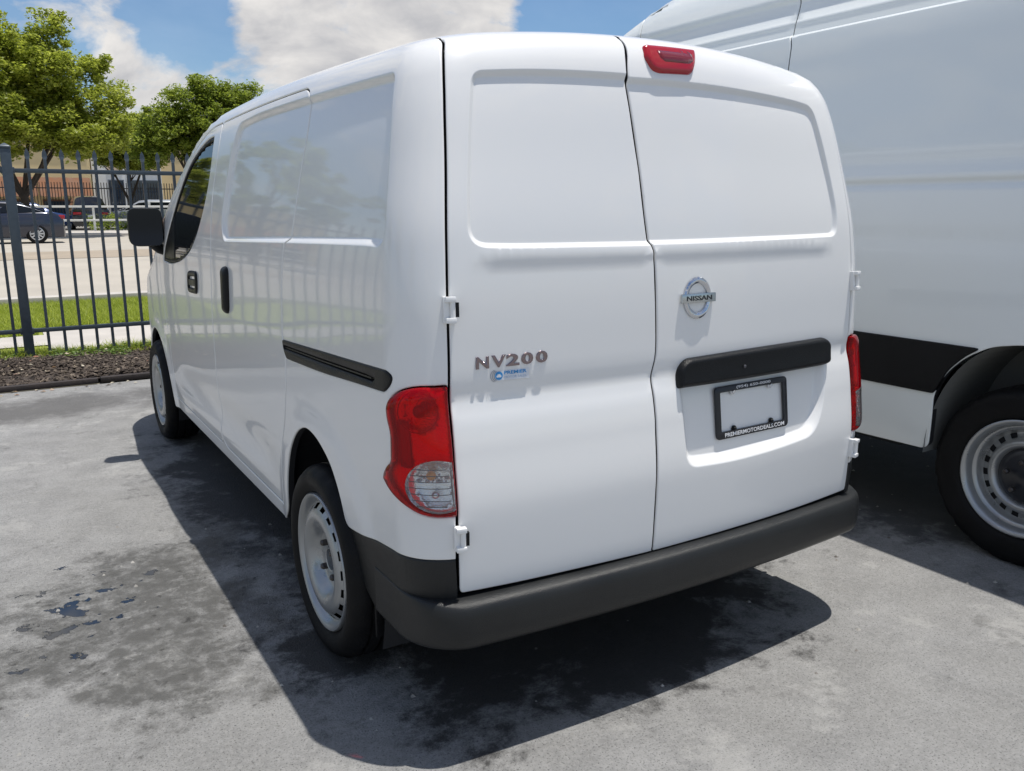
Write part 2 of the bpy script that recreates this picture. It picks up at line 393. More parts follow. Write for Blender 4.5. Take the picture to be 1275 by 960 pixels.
# the same middle seam seen from the right half's own coordinates (same world x)
def to_right(s,t):
    p=VAN.par(t); x=-float(p[8])-s-float(p[10]); return -(x+float(p[8]))-float(p[10])
MIDR=[(to_right(s,t),t) for s,t in MID]
MIDR=[(-(float(VAN.par(t)[8])+float(VAN.par(t)[10]))-(float(-VAN.par(t)[8]-s-VAN.par(t)[10]))*-1,t) for s,t in MID]
poly_r=[(s-.0036,t) for s,t in left_seam]+[(-.190,.449),(-.45,.443),(-.80,.441)]+[(s+.0028,t) for s,t in MIDR[::-1]]
RRD=fillet(poly_r,rad_l,.012)
fz=(-.26,.03,.016)
d=link('rear_door',make_panel('rear_door',VAN,LRD,features=[(L_RECESS,FT_NAR)],disp=dispL,m=white,step=.03,finezone=fz,topfree=1.785,seal=darkin,rim=.024),van,label='narrower left-hand rear door with the chrome lettering')
ldoor=d
rdoor=link('rear_door',make_panel('rear_door_wide',VAN,RRD,features=[(R_RECESS,FT_NAR),(PLATE_REC,(0,.004,.008,.013,.018,.023,.028,.034,.042))],disp=dispR,m=white,step=.03,side=-1,finezone=fz,topfree=1.785,seal=darkin,rim=.024),van,label='wider right-hand rear door with round badge and plate recess')
# side panels
LAMP=fillet([(-.021,.909),(-.034,.93),(-.068,.953),(-.11,.9645),(-.1845,.966),(-.186,.84),(-.186,.754),(-.1845,.655),(-.13,.654),(-.095,.660),(-.05,.678),(-.005,.70),(.028,.722),(.022,.742),(0,.762),(-.022,.776),(-.030,.85),(-.021,.881)],[.02,.03,.03,.03,.004,.05,.05,.004,.03,.03,.03,.02,.014,.02,.03,.012,.04,.02],.006)
SDREAR=[(.650,1.685),(.655,1.60),(.690,1.50),(.722,1.388),(.752,1.288),(.790,1.270),(.808,1.226),(.829,1.07),(.833,.962),(.815,.917),(.830,.834),(.890,.70),(.965,.568),(.985,.48),(.99,.345)]
FSEAM=[(1.790,1.713),(1.785,1.617),(1.808,1.52),(1.830,1.448),(1.838,1.216),(1.868,.929),(1.925,.622),(1.935,.345)]
g=.0030
SLIDE=fillet([(.69,1.722),(.655,1.706)]+[(s+g,t) for s,t in SDREAR]+[(s-g,t) for s,t in FSEAM[::-1]],[.02,.02]+[.03]*4+[.008,.008]+[.05]*6+[.05]+[.02]+[.02]+[.1]*6+[.03],.015)
FDOOR=fillet([(s+g,t) for s,t in FSEAM]+[(3.04,.345),(3.06,.72),(3.12,.85),(3.15,1.05),(3.10,1.18),(2.98,1.29),(2.72,1.42),(2.40,1.58),(2.22,1.66),(2.05,1.70),(1.95,1.713)],[.02]+[.1]*6+[.02,.03]+[.1]*10,.015)
WIN=fillet([(1.905,1.672),(2.02,1.672),(2.169,1.65),(2.345,1.60),(2.486,1.53),(2.602,1.447),(2.741,1.33),(2.968,1.171),(3.02,1.10),(2.783,1.095),(2.503,1.125),(2.292,1.175),(2.138,1.25),(2.017,1.345),(1.94,1.45),(1.905,1.56)],[.02,.1,.1,.1,.1,.1,.1,.06,.03,.1,.1,.1,.1,.1,.1,.1],.015)
Lt=lambda t,a: (float(VAN.L(t))+a,t)
CLADTOP=[(.332,.494),(.265,.500),(.124,.519),(.021,.532),(-.046,.537),(-.137,.541),(-.1785,.541)]
ARCH=[(.935,.335),(.905,.474),(.845,.590),(.756,.675),(.646,.716),(.541,.705),(.435,.655),(.370,.58),(.332,.494)]
farch=[(3.477+.385*math.cos(a),.30+.385*math.sin(a)) for a in np.linspace(.02,PI-.02,11)]
body_pts=[(s+g,t) for s,t in left_seam]
BODY=([(-.1785,.541)]+[(s+g,t) for s,t in LSEAM[::-1] if t>.6]+[(-.097,1.80)]+[Lt(1.80,.12),Lt(1.72,.12),Lt(1.6,.12),Lt(1.5,.12),Lt(1.4,.12),Lt(1.3,.12),Lt(1.2,.12),Lt(1.12,.12),Lt(1.02,.25),Lt(.9,.35),Lt(.6,.35),Lt(.28,.35)]+farch+[(3.09,.275),(1.0,.285)]+ARCH+CLADTOP[1:-1])
BODYP=fillet(BODY,[.003]+[.1]*7+[.002]+[.05]*12+[.05]*11+[.01,.01]+[.08]*9+[.03]*5,.015)
TR=fillet([(.833,.958),(.451,.975),(.196,.986),(-.02,.996),(-.045,.984),(-.036,.962),(-.008,.940),(.205,.928),(.463,.911),(.80,.900),(.822,.925)],[.01,.1,.1,.03,.02,.02,.03,.1,.1,.02,.02],.008)
slide_hole=offset_poly(SLIDE,-.0052); fd_hole=offset_poly(FDOOR,-.0052); lamp_hole=offset_poly(LAMP,-.003)
def panel_pair(name,poly,m,parent_=None,label=None,**k):
    me=make_panel(name,VAN,poly,m=m,**k); a=link(name,me,parent_ or van,label=label); b=link(name,mirror_mesh(me),parent_ or van,label=label); return a,b
body_me=make_panel('body_side',VAN,BODYP,[slide_hole,fd_hole,lamp_hole,offset_poly(TR,.001)],[(S_RECESS,FT_REC)],dispL,white,.035,finezone=(-.22,.03,.016),topfree=1.785,seal=darkin,rim=.022)
link('body_side',body_me,van); link('body_side',mirror_mesh(body_me),van)
sl_=panel_pair('sliding_door',SLIDE,white,seal=darkin,rim=.022,features=[(S_RECESS,FT_REC)],disp=dispL,step=.03)
fd_=panel_pair('front_door',FDOOR,white,seal=darkin,rim=.022,holes=[WIN],disp=dispL,step=.03)
for k,o in enumerate(fd_):
    seal=offset_poly(WIN,.016)
    for nme,poly,hol,dd,mm in (('window_seal',WIN,[seal],.004,blackp),('window',seal,[],.009,glass_dk)):
        me=make_panel(nme,VAN,poly,hol,disp=lambda p,dd=dd:np.full(len(p),dd),m=mm,step=.014,edge=.002,rim=.01,rings=False)
        link(nme,me if k==0 else mirror_mesh(me),o)
SAIL=fillet([(2.70,1.345),(2.76,1.31),(2.955,1.168),(2.998,1.112),(2.78,1.112),(2.70,1.118)],.01,.012)
for k,o in enumerate(fd_):
    me=make_panel('mirror_sail',VAN,SAIL,disp=lambda p:np.full(len(p),.0055),m=blackp,step=.02,edge=.002,rim=.003,rings=False); link('mirror_sail',me if k==0 else mirror_mesh(me),o)
# roof, windscreen, bonnet, nose: both halves in one sheet
def wrap(t0,t1,n,a0,a1,ns,name,m,dz=0):
    ts=np.linspace(t0,t1,n); V=[];
    for t in ts:
        lo=float(a0(t)); hi=float(a1(t)); ss=np.linspace(lo,hi,ns)
        P=VAN(ss,np.full(ns,t)); Q=P[::-1]*[-1,1,1]; V.append(np.concatenate([P,Q]))
    W=2*ns; F=[]
    for j in range(n-1):
        for i in range(W if a0 is VAN_SMIN else W-1): F.append((j*W+i,j*W+(i+1)%W,(j+1)*W+(i+1)%W,(j+1)*W+i))
    V=np.concatenate(V); return new_mesh(name,V,F,m,True)
VAN_SMIN=lambda t:VAN.smin(t)
tt=np.concatenate([np.linspace(1.80,1.9,9),np.linspace(1.93,2.479,12)])
V=[];ns=90
for t in tt:
    lo,hi=float(VAN.smin(t)),float(VAN.smax(t)); ss=np.linspace(lo,hi,ns)
    P=VAN(ss,np.full(ns,t)); V.append(np.concatenate([P,(P*[-1,1,1])[::-1]]))
W=2*ns;V=np.concatenate(V);F=[(j*W+i,j*W+(i+1)%W,(j+1)*W+(i+1)%W,(j+1)*W+i) for j in range(len(tt)-1) for i in range(W)]
f_=F[len(F)*2//3]; F=[f[::-1] for f in F] if np.cross(V[f_[1]]-V[f_[0]],V[f_[2]]-V[f_[0]])[2]<0 else F
# lip at the front of the roof edge over the windscreen is left to the windscreen sheet
me=new_mesh('roof',V,F,white,True)
# analytic normals so that roof and sides shade as one skin
h=1e-3; Nn=[]
for t in tt:
    lo,hi=float(VAN.smin(t)),float(VAN.smax(t)); ss=np.linspace(lo+2e-3,hi-2e-3,ns)
    a=VAN(ss+h,np.full(ns,t))-VAN(ss-h,np.full(ns,t)); b=VAN(ss,np.full(ns,t+h))-VAN(ss,np.full(ns,t-h)); nn_=np.cross(b,a); nn_/=np.maximum(np.linalg.norm(nn_,axis=1,keepdims=True),1e-12); nn_*=np.where(nn_[:,2:3]<0,-1,1)
    Nn.append(np.concatenate([nn_,(nn_*[-1,1,1])[::-1]]))
me.normals_split_custom_set_from_vertices([tuple(map(float,a)) for a in np.concatenate(Nn)])
link('roof',me,van)
link('windscreen',wrap(1.135,1.79,16,lambda t:VAN.L(t)+.123,lambda t:VAN.smax(t),20,'windscreen',glass_dk),van)
link('bonnet',wrap(.99,1.13,6,lambda t:VAN.L(t)+(.25 if t<1.1 else .125),lambda t:VAN.smax(t),20,'bonnet',white),van)
link('front_bumper',wrap(.28,.985,14,lambda t:VAN.L(t)+.353,lambda t:VAN.smax(t),20,'front_bumper',white),van)
for s_ in (-1,1):
    hl=make_panel('headlight',VAN,fillet([Lt(.70,.30),Lt(.95,.20),Lt(.96,.60),Lt(.74,.70)],.04),disp=lambda p:np.full(len(p),-.004),m=clearlens,step=.05,rings=False,side=1)
    link('headlight',hl if s_<0 else mirror_mesh(hl),van)
gr=B(); 
for k in range(4): gr.box((-.42,4.345,.60+k*.07),(.42,4.39,.63+k*.07))
link('grille',gr.make('grille',blackp,bevel=.008),van)
# inner shell so that door gaps look into darkness
V=[];F=[];nU=120;rows=np.linspace(.30,1.78,34);keep=[]
for half in (1,-1):
    base=len(V)
    for t in rows:
        ss=np.linspace(float(VAN.smin(t)),float(VAN.L(t)),nU); tv=np.full(nU,t)
        P=VAN(ss,tv); a=VAN(ss+h,tv)-VAN(ss-h,tv); b=VAN(ss,tv+h)-VAN(ss,tv-h); n_=np.cross(b,a); n_/=np.linalg.norm(n_,axis=1,keepdims=True)
        P=P-n_*.040; P[:,0]=np.minimum(P[:,0],0) ; V+=list(P*[half,1,1])
    for j in range(len(rows)-1):
        for i in range(nU-1):
            c=V[base+j*nU+i]
            if (math.hypot(c[1]-.70,c[2]-.33)<.46 or math.hypot(c[1]-3.618,c[2]-.30)<.44) : continue
            f=(base+j*nU+i,base+j*nU+i+1,base+(j+1)*nU+i+1,base+(j+1)*nU+i); F.append(f if half>0 else f[::-1])
link('inner_shell',new_mesh('inner_shell',V,F,darkin,True),van)
# floor pan and wheel wells
b=B(); b.box((-.60,.12,.30),(.60,4.1,.36)); b.box((-.79,1.12,.30),(.79,3.1,.335)); b.box((-.5,.02,.31),(.5,.12,.40))
b.tube([(-.70,.686,.30),(.70,.686,.30)],.045,10); b.tube([(-.3,.2,.26),(-.32,1.2,.27),(-.2,3.0,.27)],.03,8)
link('floor_pan',b.make('floor_pan',darkin),van)
for sx in (-1,1):
    for yc,r in ((.70,.43),(3.618,.405)):
        b=B(); n=24; A=[(-.35+ (PI+.7)*k/n) for k in range(n+1)]; V=[(sx*.825,yc+r*math.cos(a),.33+r*math.sin(a)) for a in A]+[(sx*.50,yc+r*math.cos(a),.33+r*math.sin(a)) for a in A]
        b.add(V,[(k,k+1,n+2+k,n+1+k) for k in range(n)]+[tuple(range(n+1,2*n+2))]); link('wheel_well',b.make('wheel_well',darkin),van)
# black cladding and rear bumper bar
CL=fillet(CLADTOP+[(-.180,.43),(-.04,.420),(.05,.40),(.085,.308),(.17,.292),(.253,.342),(.298,.41)],[.004,.05,.05,.05,.05,.03,.003,.003,.05,.05,.01,.02,.03,.03],.012)
panel_pair('bumper_corner',CL,greyp,disp=lambda p:np.full(len(p),-.0015)-.0,step=.02,edge=.006)
def plan(s):
    p=VAN(np.array([s,s+1e-3]),np.array([.5,.5])); t_=p[1]-p[0]; t_=t_[:2]/np.linalg.norm(t_[:2]); return p[0][:2],np.array([-t_[1],t_[0]])
def bumper():
    smn=float(VAN.smin(.5)); sec=[(-.03,.438),(-.004,.437),(.60,.436),(.82,.430),(.95,.418),(1.0,.402),(1.0,.37),(.97,.348),(.90,.328),(.72,.316),(.4,.310),(-.03,.306)]
    rowsL=[]
    ks=np.concatenate([np.linspace(0,1,34)**1.0])
    for (o,z) in sec:
        s0=.15; row=[]
        brk=[s0,.12,.05,.0]; ss=list(np.linspace(s0,.02,8))+list(np.linspace(0,-.24,22))+list(np.linspace(-.27,smn,16))
        for s in ss:
            P,n=plan(s); pr=.0008+.047*float(sstep(np.array((-s-.015)/.20))); dip=.0
            zz=z
            off=(pr*o if o>0 else o)
            row.append((P[0]+n[0]*off,P[1]+n[1]*off,zz+(.004 if z<.31 else 0)*float(sstep(np.array(s/.1)))))
        rowsL.append(row)
    n=len(rowsL[0]); V=[];F=[]
    for row in rowsL:
        V+=row+[(-x,y,z) for x,y,z in row[::-1][1:]]
    Wd=2*n-1
    for j in range(len(sec)-1):
        for i in range(Wd-1): F.append((j*Wd+i,j*Wd+i+1,(j+1)*Wd+i+1,(j+1)*Wd+i))
    me=new_mesh('rear_bumper',V,F,greyp,True); bm=bmesh.new(); bm.from_mesh(me); bmesh.ops.recalc_face_normals(bm,faces=bm.faces); bm.to_mesh(me); bm.free(); me.polygons.foreach_set('use_smooth',[True]*len(me.polygons)); return me
P,n=plan(-.5)
if n[1]>0:
    _pl=plan; plan=lambda s:(_pl(s)[0],-_pl(s)[1])
link('rear_bumper',bumper(),van)
# local frames on the skin
def frame(s,t,side=1,out=0.0,roll=0,disp=0):
    P=VAN(np.array([s,s-1e-3,s]),np.array([t,t,t+1e-3])); x=Vector(P[1]-P[0]).normalized(); up=Vector(P[2]-P[0]).normalized(); p=Vector(P[0])
    if side<0: x=Vector((x.x,-x.y,-x.z)); up.x*=-1; p.x*=-1
    z=x.cross(up).normalized(); up=z.cross(x).normalized(); p=p+z*(out-disp)
    m=Matrix((x,up,z)).transposed().to_4x4(); m.translation=p
    return m@Matrix.Rotation(roll,4,'Z')
def at(o,m,parent=None): 
    o.matrix_local=m
    return o
def text_mesh(txt,w_,h_,depth,m,bold=0.0,shear=0,bev=0,name='lettering',space=1):
    c=bpy.data.curves.new('t','FONT'); c.body=txt; c.extrude=depth/2; c.align_x='CENTER'; c.offset=bold; c.shear=shear; c.space_character=space; c.resolution_u=3
    if bev: c.bevel_depth=bev; c.bevel_resolution=1
    o=bpy.data.objects.new('t',c); col.objects.link(o); dg=bpy.context.evaluated_depsgraph_get(); dg.update()
    me=bpy.data.meshes.new_from_object(o.evaluated_get(dg)); col.objects.unlink(o); bpy.data.objects.remove(o); bpy.data.curves.remove(c)
    n=len(me.vertices); a=np.zeros(n*3); me.vertices.foreach_get('co',a); a=a.reshape(-1,3); mn,mxx=a.min(0),a.max(0)
    a[:,0]=(a[:,0]-(mn[0]+mxx[0])/2)*w_/(mxx[0]-mn[0]); a[:,1]=(a[:,1]-(mn[1]+mxx[1])/2)*h_/(mxx[1]-mn[1]); a[:,2]=(a[:,2]-mn[2])*depth/max(mxx[2]-mn[2],1e-6)
    me.vertices.foreach_set('co',a.ravel()); me.materials.clear(); me.materials.append(m); me.name=name; me.update(); return me
dkink=mat('dark_ink',(.02,.025,.03),.4); whiteink=mat('white_ink',(.75,.76,.78),.5); blueink=mat('blue_ink',(.03,.27,.62),.35); greyink=mat('grey_blue_ink',(.36,.46,.62),.4); greydk=mat('grey_ink',(.18,.20,.24),.4)
# model lettering: one piece per character
X=[-.2725,-.3185,-.3575,-.3975,-.4385]; 
for ch,s_,wd in zip('NV200',[-.2745,-.3175,-.3560,-.3960,-.4370],[.035,.040,.037,.034,.034]):
    o=link('badge_letter',text_mesh(ch,wd,.030,.0030,dchrome,.004,0,.035,'badge_letter'),ldoor); at(o,frame(s_,1.0165-(s_+.355)*.012,1,.0006))
# dealer sticker
st=B(); st.add([(-.0475,-.0125,0),(.0475,-.0125,0),(.0475,.0125,0),(-.0475,.0125,0)],[(0,1,2,3)])
stk=link('dealer_sticker',new_mesh('dealer_sticker',st.v,st.f,mat('sticker_clear',(.70,.73,.78),.3,0,.4)),ldoor); at(stk,frame(-.355,.980,1,.0005))
bm=bmesh.new(); bmesh.ops.create_circle(bm,cap_ends=True,radius=.0105,segments=28); me=bpy.data.meshes.new('logo_disc'); bm.to_mesh(me); bm.free(); me.materials.append(blueink); o=link('logo_disc',me,stk,(-.036,0,.0008))
for k in range(3):
    r0=.0125+k*.0022; A=np.linspace(PI*.62,PI*1.38,10); Vv=[(r0*math.cos(a)-.036-k*.0025,r0*math.sin(a)*.9,.0006) for a in A]+[((r0+.0013)*math.cos(a)-.036-k*.0025,(r0+.0013)*math.sin(a)*.9,.0006) for a in A]
    link('logo_arc',new_mesh('logo_arc',Vv,[(i,i+1,11+i,10+i) for i in range(9)],greydk),stk)
cb=B(); cb.box((-.0425,-.004,.0009),(-.0295,.0005,.0012)); cb.box((-.040,.0005,.0009),(-.032,.0035,.0012)); link('logo_car',cb.make('logo_car',whiteink),stk)
link('sticker_text',text_mesh('PREMIER',.062,.0085,.0003,blueink,.02),stk,(.0095,.0062,.0007)); link('sticker_text',text_mesh('MOTOR SALES',.060,.0055,.0003,greyink),stk,(.0095,-.0050,.0007))
# round badge
R_=.0425
em=thing('tmp','x','x'); bpy.data.objects.remove(em)
ring=B(); n=56; prof=[(R_+.009,0),(R_+.0085,.003),(R_+.004,.0068),(R_-.0015,.0068),(R_-.0065,.003),(R_-.007,0)]
V=[(r*math.cos(2*PI*k/n)*1.0,r*math.sin(2*PI*k/n)*1.12,z) for r,z in prof for k in range(n)]
F=[(i*n+k,i*n+(k+1)%n,(i+1)*n+(k+1)%n,(i+1)*n+k) for i in range(5) for k in range(n)]
ring.add(V,F); badge=link('round_badge',ring.make('round_badge',chrome,True),rdoor); at(badge,frame(-.903,1.136,-1,.001))
bb=B(); bb.box((-.0625,-.0125,.001),(.0625,.0125,.0095)); link('name_bar',bb.make('name_bar',mat('brushed_chrome',(.50,.53,.54),.22,1),bevel=.002),badge)
link('name_lettering',text_mesh('NISSAN',.094,.0135,.0006,dkink,.02),badge,(0,0,.0097))
# plate frame
pf=B(); OW,OH,IW,IH=.158,.0775,.138,.058
def rrect(w,h,r,z,n=6,cx=0,cy=0):
    out=[]
    for q,(sx,sy) in enumerate(((1,1),(-1,1),(-1,-1),(1,-1))):
        for k in range(n+1):
            a=q*PI/2+PI/2*k/n; out.append((cx+sx*(w-r)+r*math.cos(a),cy+sy*(h-r)+r*math.sin(a),z))
    return out
o0=rrect(OW,OH,.014,0);o1=rrect(OW,OH,.014,.004);o2=rrect(OW-.002,OH-.002,.013,.0055);i2=rrect(IW,IH,.004,.0055,cy=.002);i0=rrect(IW,IH,.004,0,cy=.002); n=len(o0)
V=o0+o1+o2+i2+i0; pf.add(V,[(j*n+k,j*n+(k+1)%n,(j+1)*n+(k+1)%n,(j+1)*n+k) for j in range(4) for k in range(n)])
frm=link('plate_frame',pf.make('plate_frame',mat('frame_black',(.012,.013,.018),.3),True),rdoor); at(frm,frame(-.6660,.7975,-1,.003,0,.026))
for tx,w_,h_,y_ in (('(954) 650-0000',.150,.0105,.0685),('PREMIERMOTORDEALS.COM',.262,.0120,-.0665)): link('frame_lettering',text_mesh(tx,w_,h_,.0004,whiteink,.012),frm,(0.006,y_,.0058))
for x_,y_ in ((-.082,.058),(.082,.058),(-.082,-.052),(.082,-.052)):
    t_=B(); vv,ff=lathe([(.0,.009),(.004,.009),(.0058,.0065),(.0060,.004),(.0090,.0035),(.0092,0)],16); t_.add([(a,b_,c) if 0 else (b_+x_,c+y_,a) for a,b_,c in vv],ff); link('screw',t_.make('screw',chrome if y_>0 else blackp,True),frm)
# grip bar over the plate
HB=fillet([(-.982,.889),(-.976,.945),(-.950,.970),(-.679,.976),(-.340,.978),(-.312,.960),(-.314,.893),(-.345,.889),(-.681,.888)],[.012,.03,.03,.1,.02,.02,.02,.02,.1],.01)
grip=link('grip_bar',make_panel('grip_bar',VAN,HB,disp=lambda p:-.022*np.sqrt(1-(1-np.clip(sdf(p,HB)/.014,0,1))**2)+.002,m=blackp,side=-1,step=.015,edge=0,rim=.03,features=[(HB,(.0015,.003,.006,.010,.014))]),rdoor)
kb=B(); vv,ff=lathe([(.0001,.0045),(.004,.003),(.005,.002),(.005,0)],16); kb.add([(b_,c,a) for a,b_,c in vv],ff); o=link('lock_cylinder',kb.make('lock_cylinder',mat('dull_lock',(.12,.12,.13),.35,.6),True),grip); at(o,frame(-.735,.928,-1,.022))
# high brake light
BL=fillet([(-.901,1.756),(-.713,1.758),(-.716,1.70),(-.735,1.688),(-.875,1.684),(-.905,1.690),(-.926,1.72)][::1],[.006,.006,.02,.02,.03,.02,.02],.006)
BL=fillet([(-.901,1.754),(-.713,1.757),(-.758,1.706),(-.782,1.684),(-.899,1.680),(-.922,1.686),(-.928,1.715)],[.012,.018,.02,.02,.02,.012,.02],.006)
bl=link('brake_light',make_panel('brake_light',VAN,BL,disp=lambda p:-.010*np.sqrt(1-(1-np.clip(sdf(p,BL)/.012,0,1))**2)-.001,m=redsolid,side=-1,step=.008,edge=0,rim=.02,rings=False,features=[(BL,(.003,.006,.010))]),rdoor)
BL2=fillet([(-.880,1.740),(-.745,1.742),(-.765,1.712),(-.790,1.702),(-.885,1.700)],.012,.006); link('lamp_window',make_panel('lamp_window',VAN,BL2,disp=lambda p:np.full(len(p),-.0124),m=mat('red_dark',(.17,.002,.006),.1,0,.8),side=-1,step=.02,edge=.002,rim=.002,rings=False),bl)
# tail lamps
LENS=fillet([(-.068,.725),(-.080,.757),(-.102,.780),(-.125,.791),(-.15,.795),(-.1815,.787),(-.1815,.728),(-.1815,.671),(-.14,.664),(-.107,.673),(-.081,.692)],[.02]*5+[.003,.02,.003]+[.02]*3,.006)
HS=offset_poly(LAMP,.002)
def lampd(p): return -.003-.016*np.sqrt(1-(1-np.clip(sdf(p,LAMP)/.03,0,1))**2)+.004*gs(p[:,1],.80,.02)*0
def tail_lamp(mir):
    f=(lambda m_:m_) if not mir else mirror_mesh
    sh=link('taillight',f(make_panel('taillight',VAN,LAMP,[offset_poly(LENS,-.0005)],m=redlens,disp=lampd,step=.014,edge=0,rim=.03,features=[(LAMP,(.001,.003,.006,.011,.018,.026))])),van,label='red rear lamp cluster with a clear lower lens')
    link('reversing_lens',f(make_panel('reversing_lens',VAN,LENS,m=clearlens,disp=lambda p:lampd(p)-.0008,step=.012,edge=.002,rim=.015)),sh)
    IN=offset_poly(LAMP,.004)
    IN=fillet([tuple(a) for a in IN[::4]],.004,.008)
    def din(p):
        s,t=p[:,0],p[:,1]; r=np.hypot(s+.112,t-.905); d=.012+.022*np.sqrt(np.clip(1-(r/.052)**2,0,1))
        r2=np.hypot(s+.140,t-.728); d=d+.022*np.sqrt(np.clip(1-(r2/.062)**2,0,1)); d+=.004*((np.floor(t/.0075)%2)<1)*((t<.79)&(s<-.08)); return d
    link('lamp_reflector',f(make_panel('lamp_reflector',VAN,IN,m=silverin,disp=din,step=.007,edge=0,rim=0,rings=False)),sh)
    for (s_,t_,r,mm,nm) in ((-.112,.905,.017,mat('red_bulb',(.05,.01,.01),.3),'bulb'),(-.128,.752,.012,mat('amber_bulb',(.75,.30,.04),.25),'amber_bulb'),(-.135,.705,.010,silverin,'bulb')):
        bm=bmesh.new(); bmesh.ops.create_uvsphere(bm,u_segments=14,v_segments=9,radius=r); me=bpy.data.meshes.new(nm); bm.to_mesh(me); bm.free(); me.polygons.foreach_set('use_smooth',[True]*len(me.polygons)); me.materials.append(mm)
        o=link(nm,me,sh); m_=frame(s_,t_,-1 if mir else 1,-.012); at(o,m_)
    for t_ in (.682,.696,.711,.726,.741,.756,.771):
        hw_=.048*math.sqrt(max(.05,1-((t_-.728)/.068)**2)); ss_=np.linspace(max(-.178,-.128-hw_),min(-.128+hw_,-.075),12); P_=VAN(ss_,np.full(12,t_)); n_=np.array([tuple(frame(s_,t_).col[2][:3]) for s_ in ss_]); P_=P_+n_*(-lampd(np.stack([ss_,np.full(12,t_)],1))-.004)[:,None]
        if mir: P_=P_*[-1,1,1]
        rb=B(); rb.tube([tuple(a) for a in P_],.0011,5); link('lens_rib',rb.make('lens_rib',mat('rib_silver',(.10,.10,.11),.15,.9),True),sh)
    bd_=make_panel('lens_band',VAN,fillet([(-.040,.765),(-.040,.880),(-.078,.880),(-.078,.765)],.008,.008),disp=lambda p:np.full(len(p),.006),m=mat('red_band',(.20,.15,.15),.3,.6),step=.02,edge=.001,rim=.002,rings=False); link('lens_band',f(bd_),sh)
    # inner rings moulded in the lens
    for s_,t_,r in ((-.112,.905,.050),):
        rb=B(); rb.tube([(r*math.cos(a),r*math.sin(a),0) for a in np.linspace(0,2*PI,41)],.0016,6); o=link('lens_ring',rb.make('lens_ring',mat('ring_grey',(.15,.12,.12),.2,.6),True),sh); at(o,frame(s_,t_,-1 if mir else 1,.002))
    return sh
tail_lamp(False); tail_lamp(True)
# hinges
def hinge(t_,side):
    b=B(); b.box((-.013,-.031,-.004),(.004,.031,.010)); b.box((-.010,.018,.004),(.016,.031,.022)); b.box((-.010,-.031,.004),(.016,-.018,.022)); b.box((.004,-.016,-.006),(.020,.016,.004))
    o=link('hinge',b.make('hinge',white,bevel=.003,seg=2),van); at(o,frame(-.187,t_,side,.002))
    b=B(); b.tube([(.008,-.024,.0135),(.008,.024,.0135)],.0065,14); link('hinge_pin',b.make('hinge_pin',white,True),o)
    b=B(); b.box((.014,-.017,.0035),(.023,.017,.0145)); link('hinge_pad',b.make('hinge_pad',blackp),o)
for t_ in (1.147,.598):
    for side in (1,-1): hinge(t_,side)
# door rail and handles
GRV=fillet([(.82,.944),(.45,.955),(.10,.968),(.04,.966),(.06,.953),(.45,.940),(.82,.929)],.008,.008)
for k,o in enumerate(panel_pair('door_rail',TR,blackp,disp=lambda p:-.0035+.012*sstep(sdf(p,GRV)/.003),step=.02,rim=.006,edge=.005,features=[(GRV,(0,.0015,.003))])):
    me=make_panel('rail_strip',VAN,fillet([(.82,.937),(.45,.948),(.08,.962),(.08,.958),(.45,.944),(.82,.933)],.001,.02),disp=lambda p:np.full(len(p),.002),m=greyp,step=.05,edge=0,rim=.004,rings=False)
    link('rail_strip',me if k==0 else mirror_mesh(me),o)
SH=fillet([(1.530,1.150),(1.612,1.154),(1.612,.962),(1.545,.966)],.035,.01)
for k,o in enumerate(sl_):
    me=make_panel('door_handle',VAN,SH,disp=lambda p:-.022*np.sqrt(1-(1-np.clip(sdf(p,SH)/.03,0,1))**2),m=blackp,step=.015,edge=0,rim=.004,features=[(SH,(.002,.005,.01,.018))])
    link('door_handle',me if k==0 else mirror_mesh(me),o)
DH=fillet([(2.13,1.098),(2.33,1.090),(2.34,.985),(2.14,.992)],.04,.01); DH2=offset_poly(DH,.020)
for k,o in enumerate(fd_):
    me=make_panel('door_handle',VAN,DH,disp=lambda p:-.010*np.sqrt(1-(1-np.clip(sdf(p,DH)/.012,0,1))**2)+.020*sstep(sdf(p,DH2)/.012),m=blackp,step=.015,edge=0,rim=.004,features=[(DH,(.002,.005,.01)),(DH2,(0,.004,.008,.012))])
    h_=link('door_handle',me if k==0 else mirror_mesh(me),o)
    me=make_panel('pull',VAN,fillet([(2.17,1.058),(2.31,1.052),(2.31,1.022),(2.17,1.026)],.012,.008),disp=lambda p:np.full(len(p),-.008),m=greyp,step=.03,edge=.004,rim=.008,rings=True)
    link('pull',me if k==0 else mirror_mesh(me),h_)
# mirrors
def smooth_box(w_,h_,d_,name,m,taper=.85):
    bm=bmesh.new(); bmesh.ops.create_cube(bm,size=1); 
    for v in bm.verts:
        k=taper if v.co.y>0 else 1; v.co=Vector((v.co.x*w_*k,v.co.y*d_,v.co.z*h_*k))
    bmesh.ops.bevel(bm,geom=list(bm.edges),offset=.058,segments=7,affect='EDGES',profile=.6); me=bpy.data.meshes.new(name); bm.to_mesh(me); bm.free(); me.polygons.foreach_set('use_smooth',[True]*len(me.polygons)); me.materials.append(m); return me
for sx in (-1,1):
    mo=link('side_mirror',smooth_box(.185,.215,.13,'side_mirror',blackp),van,(sx*.915,3.20,1.280),(0,0,sx*.12))
    gm=fillet([(-.08,-.095),(.08,-.095),(.08,.095),(-.08,.095)],.03,.01); 
    link('mirror_glass',new_mesh('mirror_glass',[(x,-.0665,z) for x,z in gm],[tuple(range(len(gm)))],mat('mirror_dark',(.030,.036,.048),.06,1)),mo)
    b=B(); b.tube([(-sx*.03,.0,-.085),(-sx*.06,.01,-.115),(-sx*.13,.02,-.135)],[.03,.028,.035],12); link('mirror_arm',b.make('mirror_arm',blackp,True),mo)
